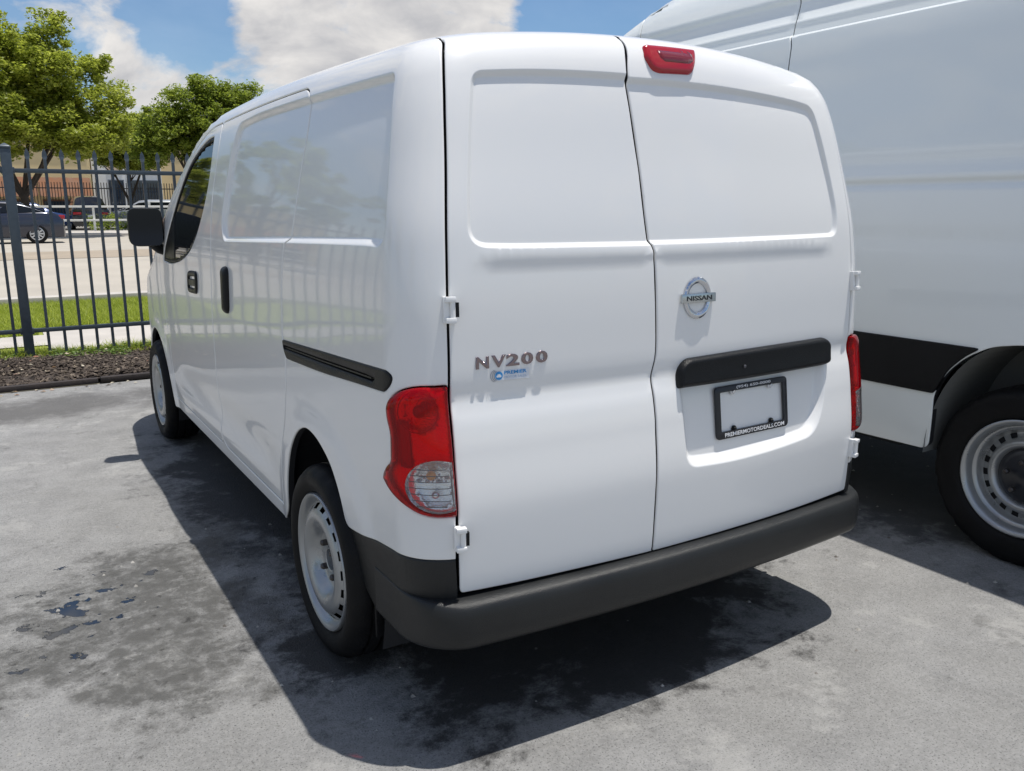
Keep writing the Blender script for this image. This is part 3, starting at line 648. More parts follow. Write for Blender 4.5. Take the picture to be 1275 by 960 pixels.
# wheels
def wheel_meshes(RT,W,RR,prefix,dish,holes,big=False):
    n=96; h=W/2
    bead=RR+.004
    prof=[(bead,-.012),(bead+.012,-.0),(bead+.03,.007),(RT-.045,.010),(RT-.030,.007),(RT-.016,-.002),(RT-.006,-.016),(RT,-.030)]
    gro=[]
    inner=W-.0
    tread=[(RT,-.046),(RT-.008,-.048),(RT-.008,-.054),(RT+.001,-.056),(RT+.002,-.5*W+.006),(RT-.008,-.5*W+.004),(RT-.008,-.5*W-.004),(RT+.002,-.5*W-.006),(RT+.001,-W+.056),(RT-.008,-W+.054),(RT-.008,-W+.048),(RT,-W+.046),(RT,-W+.030)]
    rest=[(RT-.006,-W+.016),(RT-.016,-W+.002),(RT-.04,-W-.008),(bead+.02,-W-.004),(bead,-W+.012)]
    P=prof+tread+rest
    V,F=lathe(P,n)
    V=[list(v) for v in V]
    for i,(r,x) in enumerate(P):
        if 5<=i<=8 or 19<=i<=22:
            for k in range(n):
                if k%4==0:
                    f=1-.005/r; V[i*n+k][1]*=f; V[i*n+k][2]*=f
    ty=new_mesh(prefix+'_tyre',V,F,rubber,True); bm=bmesh.new(); bm.from_mesh(ty); bmesh.ops.recalc_face_normals(bm,faces=bm.faces); bm.to_mesh(ty); bm.free(); ty.polygons.foreach_set('use_smooth',[True]*len(ty.polygons)); ty.set_sharp_from_angle(angle=math.radians(35))
    n=holes*6
    sb=[i for i,(r,x,tag) in enumerate(dish) if tag][0]
    V,F=lathe([(r,x) for r,x,_ in dish],n,skip=lambda i,k:i==sb-1 and k%6 in (1,2,3))
    ri=new_mesh(prefix+'_rim',V,F,steel,True); bm=bmesh.new(); bm.from_mesh(ri); bmesh.ops.recalc_face_normals(bm,faces=bm.faces); bm.to_mesh(ri); bm.free(); ri.polygons.foreach_set('use_smooth',[True]*len(ri.polygons)); ri.set_sharp_from_angle(angle=math.radians(50))
    V,F=lathe([(.001,-.075),(RR-.02,-.075),(RR,-.12)],32); bk=new_mesh(prefix+'_drum',V,F,darkin,True)
    return ty,ri,bk
DISH=[(.216,-.012,0),(.2165,-.002,0),(.213,.002,0),(.206,.001,0),(.200,-.005,0),(.194,-.012,0),(.190,-.020,0),(.186,-.0225,0),(.182,-.021,0),(.166,-.006,1),(.158,-.001,0),(.146,.003,0),(.132,.003,0),(.119,-.002,0),(.108,-.011,0),(.099,-.022,0),(.091,-.033,0),(.083,-.038,0),(.060,-.038,0),(.044,-.036,0),(.038,-.030,0),(.034,-.032,0),(.031,-.060,0)]
W1=wheel_meshes(.303,.185,.212,'van_wheel',DISH,18)
def lug_mesh(mm,r=.011,l=.022):
    V,F=lathe([(.0005,l),(r*.6,l),(r,l-.005),(r,0)],6); return new_mesh('lug_nut',V,F,mm)
lug=lug_mesh(mat('lug_steel',(.10,.09,.085),.4,.8)); capm=None
def wheel(parent,loc,flip,W_,nl,rl,lx,cap=None,rot=0,steer=0):
    o=link('wheel',None,parent,loc,(rot,0,steer) if not flip else (rot,0,PI+steer)); 
    # local +x is outward: wheels of the left side are turned round
    link('tyre',W_[0],o); rm=link('rim',W_[1],o); link('brake_drum',W_[2],o)
    for k in range(nl):
        a=2*PI*k/nl+.4; link('lug_nut',lug,o,(lx,rl*math.cos(a),rl*math.sin(a)))
    if cap: cap(o)
    return o
for sx in (-1,1):
    for y_ in (.690,3.618): wheel(van,(sx*.862,y_,.303),sx<0,W1,4,.058,-.038,rot=.3 if y_<1 else 1.0)
# mud flaps
for sx in (-1,1):
    b=B(); b.box((sx*.825 if sx<0 else .69,.335,.20),(-.69 if sx<0 else .825,.347,.48)); link('mud_flap',b.make('mud_flap',blackp,bevel=.004),van)
# ------------------------------------------------------------------ neighbouring tall van
V2=Skin([
 [.20,.20,.93,-1.20,0,4.75,.45],[.39,.39,.975,-1.25,0,4.9,.5],[.63,.63,.995,-1.27,0,4.95,.5],[.84,.84,1.00,-1.27,0,4.95,.5],[1.10,1.10,1.00,-1.26,0,4.7,.45],
 [1.30,1.30,.998,-1.25,0,4.35,.4],[1.60,1.60,.975,-1.23,0,3.95,.35],[2.00,2.00,.925,-1.20,0,3.45,.35],[2.14,2.14,.900,-1.19,0,3.28,.35],[2.20,2.20,.885,-1.18,0,3.20,.35],
 [2.35,2.35,.835,-1.16,0,2.98,.40],[2.50,2.50,.765,-1.12,0,2.70,.45],[2.60,2.60,.68,-1.05,0,2.42,.45],[2.70,2.66,.56,-.93,0,2.10,.40],[2.85,2.69,.38,-.75,.5,1.8,.3],[3.2,2.70,.01,-.4,1,1.3,.01]],
 .03,.03,.16,(.04,3.2,1.7),(.0,2.2),.9)
v2=thing('panel_van','tall white high-roof panel van with a black side strip at the right edge','van',(2.60,0,0))
v2paint=mat('van_white_paint',(.80,.84,.84),.30,0,.85)
def disp2(p):
    s,t=p[:,0],p[:,1]
    d=.020*sstep((t-2.165)/.018)*sstep((s-.15)/.1)-.020*sstep((t-2.33)/.05)*sstep((s-.15)/.1)
    for c,a,w_ in ((1.475,.010,.010),(1.505,-.006,.02),(1.25,.004,.035),(1.57,.004,.02),(1.262,.0008,.007),(2.24,-.004,.01)): d+=a*gs(t,c,w_)
    d-=.006*sstep((t-1.30)/.02)*sstep((1.46-t)/.02)
    return d
A2=[(1.325,.385),(1.335,.63),(1.285,.73),(1.215,.80),(1.12,.855),(1.0,.878),(.88,.868),(.78,.82),(.71,.73),(.675,.63),(.66,.385)]
fa2=[(4.62+.42*math.cos(a),.36+.42*math.sin(a)) for a in np.linspace(-.05,PI+.05,11)]
smb=lambda t:float(V2.smin(t))
P1=fillet([(-.25,.42),(-.25,2.55),(2.187,2.55),(2.187,2.30),(2.20,2.175),(2.187,2.13),(2.187,.375)]+A2+[(.6,.385)],[.02,.02,.003,.05,.02,.02,.003]+[.04]*11+[.01],.02)
P2=fillet([(2.193,.375),(2.193,2.13),(2.206,2.175),(2.193,2.30),(2.193,2.55),(3.35,2.55),(3.35,.375)],[.01,.02,.02,.05,.003,.003,.01],.02)
L2=lambda t,a:(float(V2.L(t))+a,t)
P3=fillet([(3.356,.375),(3.356,2.55),L2(2.55,.15),L2(2.3,.15),L2(2.0,.15),L2(1.6,.15),L2(1.3,.15),L2(1.0,.35),L2(.4,.35)]+fa2+[(4.1,.375)],[.003,.003]+[.05]*6+[.02]+[.04]*12,.02)
W2_=fillet([(3.50,1.92),(4.15,1.90),(4.55,1.40),(4.55,1.25),(3.50,1.22)],.07,.02)
FTX=[]
for nm,pl,ho in (('body_side',P1,[]),('sliding_door',P2,[]),('front_door',P3,[W2_])):
    lines=[np.array([(s_,t_) for s_ in np.arange(pl[:,0].min(),pl[:,0].max(),.05)]) for t_ in (1.455,1.465,1.475,1.485,1.50,1.52,1.24,1.25,1.26,1.235,1.30,1.32,1.44,1.46,2.150,2.163,2.167,2.171,2.175,2.179,2.184,2.20,2.22,2.23,2.24,2.25,2.33,2.35,2.38)]
    class Ln: pass
    def mk(poly,holes,extra):
        global offset_poly
        _o=offset_poly
        offset_poly=lambda p,d:(p if getattr(p,'ndim',0)==2 and len(p)==len(extra) and p is extra else _o(p,d))
        _c=ccw
        globals()['ccw']=lambda p:(p if p is extra else _c(p))
        try: return make_panel(nm,V2,poly,holes,[(extra,(0,))],disp2,v2paint,.06,avoid=((2.14,2.39),(1.43,1.54),(1.225,1.27),(1.29,1.33)),seal=darkin,rim=.03)
        finally:
            offset_poly=_o; globals()['ccw']=_c
    me=mk(pl,ho,np.concatenate(lines)); link(nm,me,v2); link(nm,mirror_mesh(me),v2)
me=make_panel('window',V2,offset_poly(W2_,.003),disp=lambda p:np.full(len(p),.008),m=glass_dk,step=.1,rings=False); link('window',me,v2); link('window',mirror_mesh(me),v2)
ts=np.concatenate([np.linspace(2.55,2.9,12),np.linspace(2.95,3.2,5)]); ns=70; V=[]
for t in ts:
    ss=np.linspace(float(V2.smin(t)),float(V2.smax(t)),ns); P=V2(ss,np.full(ns,t)); V.append(np.concatenate([P,(P*[-1,1,1])[::-1]]))
W=2*ns; link('roof',new_mesh('roof',np.concatenate(V),[(j*W+i,j*W+(i+1)%W,(j+1)*W+(i+1)%W,(j+1)*W+i) for j in range(len(ts)-1) for i in range(W)],v2paint,True),v2)
def wrap2(SK,t0,t1,n,a0,a1,ns,name,m,ins=0):
    V=[];ts=np.linspace(t0,t1,n)
    for t in ts:
        ss=np.linspace(float(a0(t)),float(a1(t)),ns); P=SK(ss,np.full(ns,t)); q=np.full(ns,t); n_=np.cross(SK(ss,q+1e-3)-P,SK(ss+1e-3,q)-P); n_/=np.maximum(np.linalg.norm(n_,axis=1,keepdims=True),1e-9); P=P-n_*ins; V.append(np.concatenate([P,P[::-1]*[-1,1,1]]))
    W=2*ns; return new_mesh(name,np.concatenate(V),[(j*W+i,j*W+i+1,(j+1)*W+i+1,(j+1)*W+i) for j in range(n-1) for i in range(W-1)],m,True)
link('windscreen',wrap2(V2,1.32,2.30,10,lambda t:V2.L(t)+.153,lambda t:V2.smax(t),14,'windscreen',glass_dk),v2)
link('roof_front',wrap2(V2,2.31,2.56,6,lambda t:V2.L(t)+.09,lambda t:V2.smax(t),14,'roof_front',v2paint,.004),v2)
link('bonnet',wrap2(V2,.95,1.315,6,lambda t:V2.L(t)+.30,lambda t:V2.smax(t),14,'bonnet',v2paint),v2)
link('front_bumper',wrap2(V2,.30,.945,8,lambda t:V2.L(t)+.353,lambda t:V2.smax(t),14,'front_bumper',greyp),v2)
link('rear_door',wrap2(V2,.42,2.545,16,lambda t:np.array(-.256),lambda t:V2.smin(t),14,'rear_door',v2paint),v2)
ST=fillet([(1.37,.632),(1.335,.74),(1.285,.842),(4.15,.842),(4.15,.632)],[.01,.05,.004,.01,.01],.02)
ST=fillet([(1.332,.632),(1.284,.733),(1.214,.805),(1.155,.843),(4.18,.843),(4.20,.632)],[.01,.04,.04,.03,.01,.01],.02)
me=make_panel('side_strip',V2,ST,disp=lambda p:disp2(p)-.010,m=blackp,step=.08,rings=True,rim=.02); link('side_strip',me,v2); link('side_strip',mirror_mesh(me),v2)
# arch lining, floor
b=B(); n=26; A=[.0+PI*k/n for k in range(n+1)]
for sx in (-1,1):
    for yc,rr in ((-.055,.50),(3.55,.41)):
        nm=B(); V=[(sx*(.985),yc+rr*.98*math.cos(a)*.67*(1 if rr<.45 else 1.0)/.67*.68 if 0 else yc+(rr*.67 if rr>.45 else rr)*math.cos(a),.37+rr*math.sin(a)) for a in A]; V2_=[(sx*.60,y,z) for _,y,z in V]
        nm.add(V+V2_,[(k,k+1,n+2+k,n+1+k) for k in range(n)]); nm.add(V2_,[tuple(range(n+1))]); link('wheel_well',nm.make('wheel_well',mat('arch_liner',(.17,.175,.17),.75)),v2)
link('rear_floor',B().box((-.60,-1.1,.37),(.60,.42,.41)).make('rear_floor',darkin),v2); link('floor_pan',B().box((-.93,.42,.36),(.93,3.1,.40)).make('floor_pan',darkin),v2)
V=[];F=[];nU=60;rows=np.linspace(.9,2.5,14)
for half in (1,-1):
    base=len(V)
    for t in rows:
        ss=np.linspace(-.2,float(V2.L(t)),nU); P=V2(ss,np.full(nU,t)); P[:,0]+=.06; V+=list(P*[half,1,1])
    F+=[(base+j*nU+i,base+j*nU+i+1,base+(j+1)*nU+i+1,base+(j+1)*nU+i) for j in range(len(rows)-1) for i in range(nU-1)]
link('inner_shell',new_mesh('inner_shell',V,F,darkin,True),v2)
D2=[(.232,-.008,0),(.2325,0,0),(.228,.003,0),(.220,.0,0),(.212,-.008,0),(.208,-.022,0),(.203,-.036,0),(.192,-.040,0),(.188,-.046,0),(.184,-.062,0),(.176,-.070,0),(.156,-.066,1),(.150,-.056,0),(.143,-.044,0),(.134,-.038,0),(.124,-.040,0),(.115,-.055,0),(.108,-.075,0)]
W2m=wheel_meshes(.355,.205,.228,'tall_van_wheel',D2,20)
def hubcap(o):
    V,F=lathe([(.0005,-.035),(.03,-.035),(.045,-.042),(.085,-.046),(.105,-.055),(.117,-.066)],40); link('hub_cap',new_mesh('hub_cap',V,F,mat('hub_black',(.018,.020,.026),.28),True),o)
for sx in (-1,1):
    for y_ in (-.095,3.55): wheel(v2,(sx*.945,y_,.350),sx<0,W2m,5,.062,-.030,hubcap)
# ------------------------------------------------------------------ ground
def gmat():
    m=bpy.data.materials.new('weathered_asphalt'); m.use_nodes=True; t=m.node_tree; p=t.nodes['Principled BSDF']; L_=t.links.new
    geo=t.nodes.new('ShaderNodeNewGeometry')
    def noi(sc_,det=5,ro=.55,off=(0,0,0),dist=0):
        n=t.nodes.new('ShaderNodeTexNoise'); n.inputs['Scale'].default_value=sc_; n.inputs['Detail'].default_value=det; n.inputs['Roughness'].default_value=ro; n.inputs['Distortion'].default_value=dist
        a=t.nodes.new('ShaderNodeVectorMath'); a.operation='ADD'; a.inputs[1].default_value=off; L_(geo.outputs['Position'],a.inputs[0]); L_(a.outputs[0],n.inputs['Vector']); return n.outputs[0]
    def mr(v,a,b,c=0,d=1,sm=True):
        n=t.nodes.new('ShaderNodeMapRange'); n.interpolation_type='SMOOTHSTEP' if sm else 'LINEAR'
        L_(v,n.inputs[0]); 
        for i,x in enumerate((a,b,c,d)): n.inputs[i+1].default_value=x
        return n.outputs[0]
    def ma(op,a,b,cl=False):
        n=t.nodes.new('ShaderNodeMath'); n.operation=op; n.use_clamp=cl
        for i,v in enumerate((a,b)):
            if isinstance(v,(int,float)): n.inputs[i].default_value=v
            else: L_(v,n.inputs[i])
        return n.outputs[0]
    def blob(cx,cy,rx,ry,ang=0):
        s=t.nodes.new('ShaderNodeSeparateXYZ'); L_(geo.outputs['Position'],s.inputs[0]); c,sn=math.cos(ang),math.sin(ang)
        dx=ma('SUBTRACT',s.outputs[0],cx); dy=ma('SUBTRACT',s.outputs[1],cy)
        u=ma('DIVIDE',ma('ADD',ma('MULTIPLY',dx,c),ma('MULTIPLY',dy,sn)),rx); v=ma('DIVIDE',ma('SUBTRACT',ma('MULTIPLY',dy,c),ma('MULTIPLY',dx,sn)),ry)
        return ma('SUBTRACT',1.0,ma('SQRT',ma('ADD',ma('MULTIPLY',u,u),ma('MULTIPLY',v,v)),0))
    def mixc(f,a,b):
        n=t.nodes.new('ShaderNodeMixRGB')
        for i,v in enumerate((f,a,b)):
            if isinstance(v,tuple): n.inputs[i].default_value=(*v,1)
            elif isinstance(v,(int,float)): n.inputs[i].default_value=v
            else: L_(v,n.inputs[i])
        return n.outputs[0]
    fine=noi(60,8,.75); mid=noi(5,12,.72,(3,1,0),.1); big=noi(.9,8,.62,(11,4,0),.1); spk=noi(170,3,.6)
    base=mixc(mr(mid,.34,.66),(.205,.205,.202),(.290,.289,.283))
    base=mixc(mr(big,.38,.66,0,.55),base,(.215,.212,.200))
    base=mixc(mr(fine,.44,.60,0,.34),base,(.36,.355,.345))
    base=mixc(mr(spk,.45,.33,0,.75),base,(.06,.06,.06))
    # pale chalky patches
    base=mixc(ma('MULTIPLY',mr(noi(2.6,12,.74,(5,9,2),.1),.54,.62),.40),base,(.40,.395,.375))
    # dark pitted staining right of and behind the van, in scattered blotches
    bl=noi(3.6,13,.76,(8,2,1),.1)
    base=mixc(ma('MULTIPLY',mr(bl,.575,.65),.42),base,(.085,.083,.078))
    # damp dark patch left of the van
    st=ma('ADD',blob(-1.28,1.30,.72,.98,-.15),ma('MULTIPLY',ma('SUBTRACT',noi(3.4,13,.76,(2,7,1),.1),.5),3.8))
    wet=ma('MULTIPLY',mr(st,.05,.75),mr(noi(16,9,.72,(5,5,1)),.30,.56,.35,1))
    base=mixc(ma('MULTIPLY',wet,.85),base,(.066,.064,.058))
    base=mixc(ma('MULTIPLY',mr(st,-.1,.4),ma('MULTIPLY',mr(noi(19,7,.7,(1,2,8)),.58,.66),.75)),base,(.035,.033,.030))
    base=mixc(ma('MULTIPLY',mr(st,-.2,.3),ma('MULTIPLY',mr(noi(9,9,.7,(6,2,8)),.60,.68),.5)),base,(.33,.325,.31))
    # oily, tyre-blackened stain behind and under the van, deepened to darken its shadow
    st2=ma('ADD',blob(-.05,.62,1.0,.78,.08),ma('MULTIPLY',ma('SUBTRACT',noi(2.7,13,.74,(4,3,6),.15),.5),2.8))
    oil_shade=mr(st2,-.02,.34)
    base=mixc(ma('MULTIPLY',oil_shade,.88),base,(.018,.017,.017))
    shade3=ma('ADD',blob(-.55,2.6,.55,1.7,0),ma('MULTIPLY',ma('SUBTRACT',noi(3,12,.74,(14,3,6),.1),.5),3))  # shade in the van's left-hand shadow, painted into the ground colour
    base=mixc(ma('MULTIPLY',mr(shade3,.0,.5),.85),base,(.036,.036,.037))
    st4=ma('ADD',blob(-1.6,4.9,2.2,.55,.12),ma('MULTIPLY',ma('SUBTRACT',noi(2.2,12,.74,(14,8,6),.1),.5),2.2))
    base=mixc(ma('MULTIPLY',mr(st4,.1,.7),.7),base,(.075,.072,.070))
    shade5=ma('ADD',blob(2.5,.9,1.15,2.1,0),ma('MULTIPLY',ma('SUBTRACT',noi(2.7,12,.74,(4,13,6),.1),.5),1.8))  # shade beneath the tall van, darkened in the asphalt colour
    base=mixc(ma('MULTIPLY',mr(shade5,.0,.35),.85),base,(.030,.030,.031))
    # standing drops of water: small mirror-flat puddles in the damp patch
    pd=ma('ADD',blob(-1.50,1.40,.40,.60,-.25),ma('MULTIPLY',ma('SUBTRACT',noi(11,6,.6,(9.3,1.6,0),.1),.5),5.2))
    pud=mr(pd,1.10,1.16)
    base=mixc(pud,base,(.010,.013,.018))
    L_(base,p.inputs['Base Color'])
    ro=ma('SUBTRACT',ma('SUBTRACT',.92,ma('MULTIPLY',wet,.48)),ma('MULTIPLY',oil_shade,.15)); ro=ma('SUBTRACT',ro,ma('MULTIPLY',pud,.9),True); ro=ma('MAXIMUM',ro,.03)
    L_(ro,p.inputs['Roughness']); L_(ma('ADD',.4,ma('MULTIPLY',pud,.6)),p.inputs['Specular IOR Level'])
    hgt=ma('ADD',ma('MULTIPLY',fine,.55),ma('ADD',ma('MULTIPLY',mid,.9),ma('MULTIPLY',spk,.5))); hgt=ma('MULTIPLY',hgt,ma('SUBTRACT',1.0,pud))
    b=t.nodes.new('ShaderNodeBump'); b.inputs['Strength'].default_value=.8; b.inputs['Distance'].default_value=.012; L_(hgt,b.inputs['Height']); L_(b.outputs[0],p.inputs['Normal'])
    return m
def gz(y): return 0.2*float(sstep(np.array((y-13)/12)))
def sheet(name,x0,x1,y0,y1,dz,m,ny=1,kind='structure'):
    ys=np.linspace(y0,y1,ny+1); V=[];
    for y in ys: V+=[(x0,y,gz(y)+dz),(x1,y,gz(y)+dz)]
    me=new_mesh(name,V,[(2*i,2*i+1,2*i+3,2*i+2) for i in range(ny)],m); return link(name,me,kind=kind)
grassg=mat('turf_soil',(.27,.31,.05),.95,0,0,.25,3,.6,30)
V=[];ys=[-900,0,13,15,17,19,21,23,25,60,120,900]
for y in ys: V+=[(-900,y,gz(y)-.012),(900,y,gz(y)-.012)]
link('ground',new_mesh('ground',V,[(2*i,2*i+1,2*i+3,2*i+2) for i in range(len(ys)-1)],mat('dry_ground',(.20,.185,.14),.95,0,0,.2,.4)),kind='structure')
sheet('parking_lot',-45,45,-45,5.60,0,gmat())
sheet('mulch_bed',-30,30,5.70,7.05,.03,mat('mulch_soil',(.050,.038,.030),.97,0,0,.4,22,1,60))
conc=mat('pale_concrete',(.46,.43,.39),.9,0,0,.10,2.5,.3,80)
sheet('grass_strip',-30,30,7.05,12.15,.0,grassg)
sheet('pavement',-1.25,30,7.42,9.35,.012,conc)
sheet('pavement',-30,-1.25,7.95,8.75,.012,conc)
road=mat('pale_road',(.40,.365,.31),.88,0,0,.09,.8,.3,60)
sheet('road',-120,120,12.45,38.0,.004,road,26)
sheet('far_pavement',-120,120,38.35,43.0,.10,conc)
sheet('far_car_park',-120,120,43.0,61.5,.006,mat('far_asphalt',(.23,.22,.20),.9))
sheet('median_band',-120,120,21.5,24.5,.012,mat('road_tan',(.33,.275,.21),.9,0,0,.1,1),4)
for n_,a,b_ in (('kerb',12.15,12.45),('kerb',38.0,38.35)):
    z0=gz(a); link(n_,B().box((-120,a,z0-.02),(120,b_,z0+.11)).make(n_,conc,bevel=.015),kind='structure')
# bed edging: long dark timbers
for k,(x0,x1,dy,r) in enumerate(((-8.0,-4.45,.02,.0),(-4.42,-1.02,0.0,.004),(-1.0,2.4,.015,-.003),(2.42,6.0,.0,.0))):
    o=link('edging_timber',B().box((x0,-.030,0),(x1,.030,.045)).make('edging_timber',mat('dark_timber',(.035,.028,.026),.85,0,0,.3,8,.8,40),bevel=.012),None,(0,5.655+dy,0),(0,0,r))
    o['label']=['dark timber edging at the far left of the mulch bed','dark timber edging along the mulch bed, in front of the fence post','dark timber edging of the mulch bed running behind the white van','dark timber edging behind the two vans'][k]; o['category']='edging'; o['group']='timbers edging the mulch bed'
def scatter(name,n,fn,m,kind='stuff'):
    V=[];F=[]
    for i in range(n):
        v,f=fn(i); k=len(V); V+=v; F+=[tuple(a+k for a in q) for q in f]
    return link(name,new_mesh(name,V,F,m),kind=kind)
def islandmat(name,cols,rough=.8,transl=0):
    m=bpy.data.materials.new(name); m.use_nodes=True; t=m.node_tree; p=t.nodes['Principled BSDF']; p.inputs['Roughness'].default_value=rough
    g=t.nodes.new('ShaderNodeNewGeometry'); r=t.nodes.new('ShaderNodeValToRGB'); r.color_ramp.interpolation='LINEAR'
    e=r.color_ramp.elements
    while len(e)<len(cols): e.new(.5)
    for i,c in enumerate(cols): e[i].position=i/(len(cols)-1); e[i].color=(*c,1)
    t.links.new(g.outputs['Random Per Island'],r.inputs[0]); t.links.new(r.outputs[0],p.inputs['Base Color'])
    if transl:
        o=[k for k in t.nodes if k.type=='OUTPUT_MATERIAL'][0]; tr=t.nodes.new('ShaderNodeBsdfTranslucent'); mx=t.nodes.new('ShaderNodeMixShader'); mx.inputs[0].default_value=transl
        hs=t.nodes.new('ShaderNodeHueSaturation'); hs.inputs['Value'].default_value=1.5; t.links.new(r.outputs[0],hs.inputs['Color']); t.links.new(hs.outputs[0],tr.inputs[0])
        t.links.new(p.outputs[0],mx.inputs[1]); t.links.new(tr.outputs[0],mx.inputs[2]); t.links.new(mx.outputs[0],o.inputs[0])
    return m
R=random.Random(5)
def chip(i):
    x=R.uniform(-4.5,1.5) if i%6 else R.uniform(-12,6); y=5.72+1.33*R.random(); l=R.uniform(.006,.026);w_=l*R.uniform(.25,.6);h_=R.uniform(.004,.012); z=.032+.02*R.random()+.02*math.sin(x*3)*math.sin(y*4)
    m=Matrix.Translation((x,y,z))@Matrix.Rotation(R.uniform(0,6.3),4,'Z')@Matrix.Rotation(R.gauss(0,.5),4,'X')@Matrix.Rotation(R.gauss(0,.35),4,'Y')
    return [tuple(m@Vector(c)) for c in ((-l,-w_,0),(l,-w_,0),(l,w_,0),(-l,w_,0),(-l*.8,-w_*.8,h_),(l*.9,-w_*.7,h_),(l*.8,w_*.9,h_),(-l*.9,w_*.7,h_))],[(4,5,6,7),(0,1,5,4),(1,2,6,5),(2,3,7,6),(3,0,4,7)]
scatter('mulch_chips',17000,chip,islandmat('chip',[(.028,.020,.016),(.06,.045,.034),(.10,.078,.06),(.05,.036,.028),(.20,.16,.12),(.035,.026,.02),(.075,.055,.042)],.9))
def litter(i):
    x=R.uniform(-3.2,.3); y=R.choice([R.uniform(5.45,5.6),R.uniform(5.75,7.0),R.uniform(5.75,7.0)]); s_=R.uniform(.012,.028); z=.006 if y<5.62 else .07
    m=Matrix.Translation((x,y,z))@Matrix.Rotation(R.uniform(0,6.3),4,'Z')@Matrix.Rotation(R.gauss(0,.5),4,'X')
    return [tuple(m@Vector(c)) for c in ((-s_,0,0),(0,-s_*.5,.004),(s_,0,0),(0,s_*.5,.006))],[(0,1,2,3)]
scatter('leaf_litter',150,litter,islandmat('litter',[(.42,.33,.20),(.5,.46,.36),(.25,.08,.04),(.34,.26,.14)],.7))
def blade(x,y,z,h_,w_,R=R):
    a=R.uniform(0,6.3); lx,ly=R.gauss(0,.7)*h_,R.gauss(0,.7)*h_; c,s_=math.cos(a)*w_,math.sin(a)*w_
    return [(x-c,y-s_,z),(x+c,y+s_,z),(x+lx+c*.1,y+ly+s_*.1,z+h_)],[(0,1,2)]
gm1=islandmat('grass_blade',[(.18,.23,.02),(.27,.33,.035),(.35,.41,.05),(.42,.45,.09)],.6,.4)
def g1(i):
    x=R.uniform(-3.2,1.2) if i%5 else R.uniform(-9,5); y=7.0+abs(R.gauss(0,.20)); 
    dens=.5+.5*math.sin(x*5.1)*math.sin(x*1.9+1); 
    return blade(x,y-(.12 if R.random()<.2*dens else 0),.02,R.uniform(.04,.10)*(.6+.6*dens),.004)
scatter('weed_grass',16000,g1,gm1)
def g2(i):
    x=R.uniform(-2.6,1.4) if i%4 else R.uniform(-14,8)
    y=R.uniform(9.38,12.14)
    if x<-1.3 and R.random()<.3: y=R.uniform(8.78,9.4)
    return blade(x,y,0,R.uniform(.04,.10),.006)
scatter('verge_grass',42000,g2,gm1)
gm2=islandmat('weed_leaf',[(.07,.13,.02),(.12,.20,.03),(.2,.28,.05)],.5,.3)
def wl(i):
    cx=WC[i%len(WC)]; x=cx[0]+R.gauss(0,.06); y=cx[1]+R.gauss(0,.05); z=.03+abs(R.gauss(0,.03)); s_=R.uniform(.008,.02)
    m=Matrix.Translation((x,y,z))@Matrix.Rotation(R.uniform(0,6.3),4,'Z')@Matrix.Rotation(R.gauss(0,.7),4,'X')
    return [tuple(m@Vector(c)) for c in ((-s_,0,0),(0,-s_*.45,0),(s_,0,0),(0,s_*.45,0))],[(0,1,2,3)]
WC=[(R.uniform(-2.2,.4),7.0+R.gauss(0,.10)) for _ in range(40)]+[(-1.25,6.86),(-1.15,6.84),(-1.05,6.88)]
scatter('weeds',4200,wl,gm2)
def grit(i):
    x=R.uniform(-2.6,3.0); y=R.uniform(-.9,5.4) if i%2 else R.uniform(-.9,2.5); s_=R.choice((.002,.003,.003,.005,.007)); 
    return [(x-s_,y-s_*.7,.0),(x+s_,y-s_,.0),(x+s_*.8,y+s_,.0),(x-s_*.7,y+s_,.0),(x,y,s_*1.1)],[(0,1,4),(1,2,4),(2,3,4),(3,0,4)]
scatter('grit',420,grit,islandmat('grit_stone',[(.10,.09,.08),(.4,.39,.36),(.22,.2,.18),(.5,.48,.44)],.9))
# ------------------------------------------------------------------ steel picket fence
fm=mat('fence_steel',(.050,.068,.085),.40,.1,.2,.12,30)
fence=thing('picket_fence','blue-grey steel picket fence with pointed tops standing along the mulch bed','fence',(0,7.02,0))
xs=np.arange(-10.0,5.2,.1343); off=(-1.277-xs[np.argmin(abs(xs+1.277))]); xs=xs+off
pb=B(); wq=.0125
pb.box((-wq,-wq,.05),(wq,wq,1.80)); pb.add([(-wq,-wq,1.80),(wq,-wq,1.80),(wq,wq,1.80),(-wq,wq,1.80),(-.021,-.006,1.825),(.021,-.006,1.825),(.021,.006,1.825),(-.021,.006,1.825),(-.016,-.004,1.862),(.016,-.004,1.862),(.016,.004,1.862),(-.016,.004,1.862),(0,0,1.895)],
 [(0,1,5,4),(1,2,6,5),(2,3,7,6),(3,0,4,7),(4,5,9,8),(5,6,10,9),(6,7,11,10),(7,4,8,11),(8,9,12),(9,10,12),(10,11,12),(11,8,12)])
pm=pb.make('picket',fm); posts=[-1.44+2.43*k for k in range(-3,3)]
for x in xs:
    if min(abs(x-p) for p in posts)<.07: continue
    link('picket',pm,fence,(x,0,0),(0,0,0))
rb=B(); rb.box((-10.1,-.020,-.019),(5.3,.020,.019)); rm=rb.make('rail',fm,bevel=.004)
link('rail',rm,fence,(0,0,1.70)); link('rail',rm,fence,(0,0,.285))
pp=B(); pp.box((-.041,-.041,-.05),(.041,.041,1.885)); pmesh=pp.make('post',fm,bevel=.005)
cp=B(); cp.add([(-.046,-.046,1.885),(.046,-.046,1.885),(.046,.046,1.885),(-.046,.046,1.885),(-.046,-.046,1.905),(.046,-.046,1.905),(.046,.046,1.905),(-.046,.046,1.905),(0,0,1.935)],[(0,3,2,1),(0,1,5,4),(1,2,6,5),(2,3,7,6),(3,0,4,7),(4,5,8),(5,6,8),(6,7,8),(7,4,8)]); cmesh=cp.make('post_cap',fm,bevel=.008)
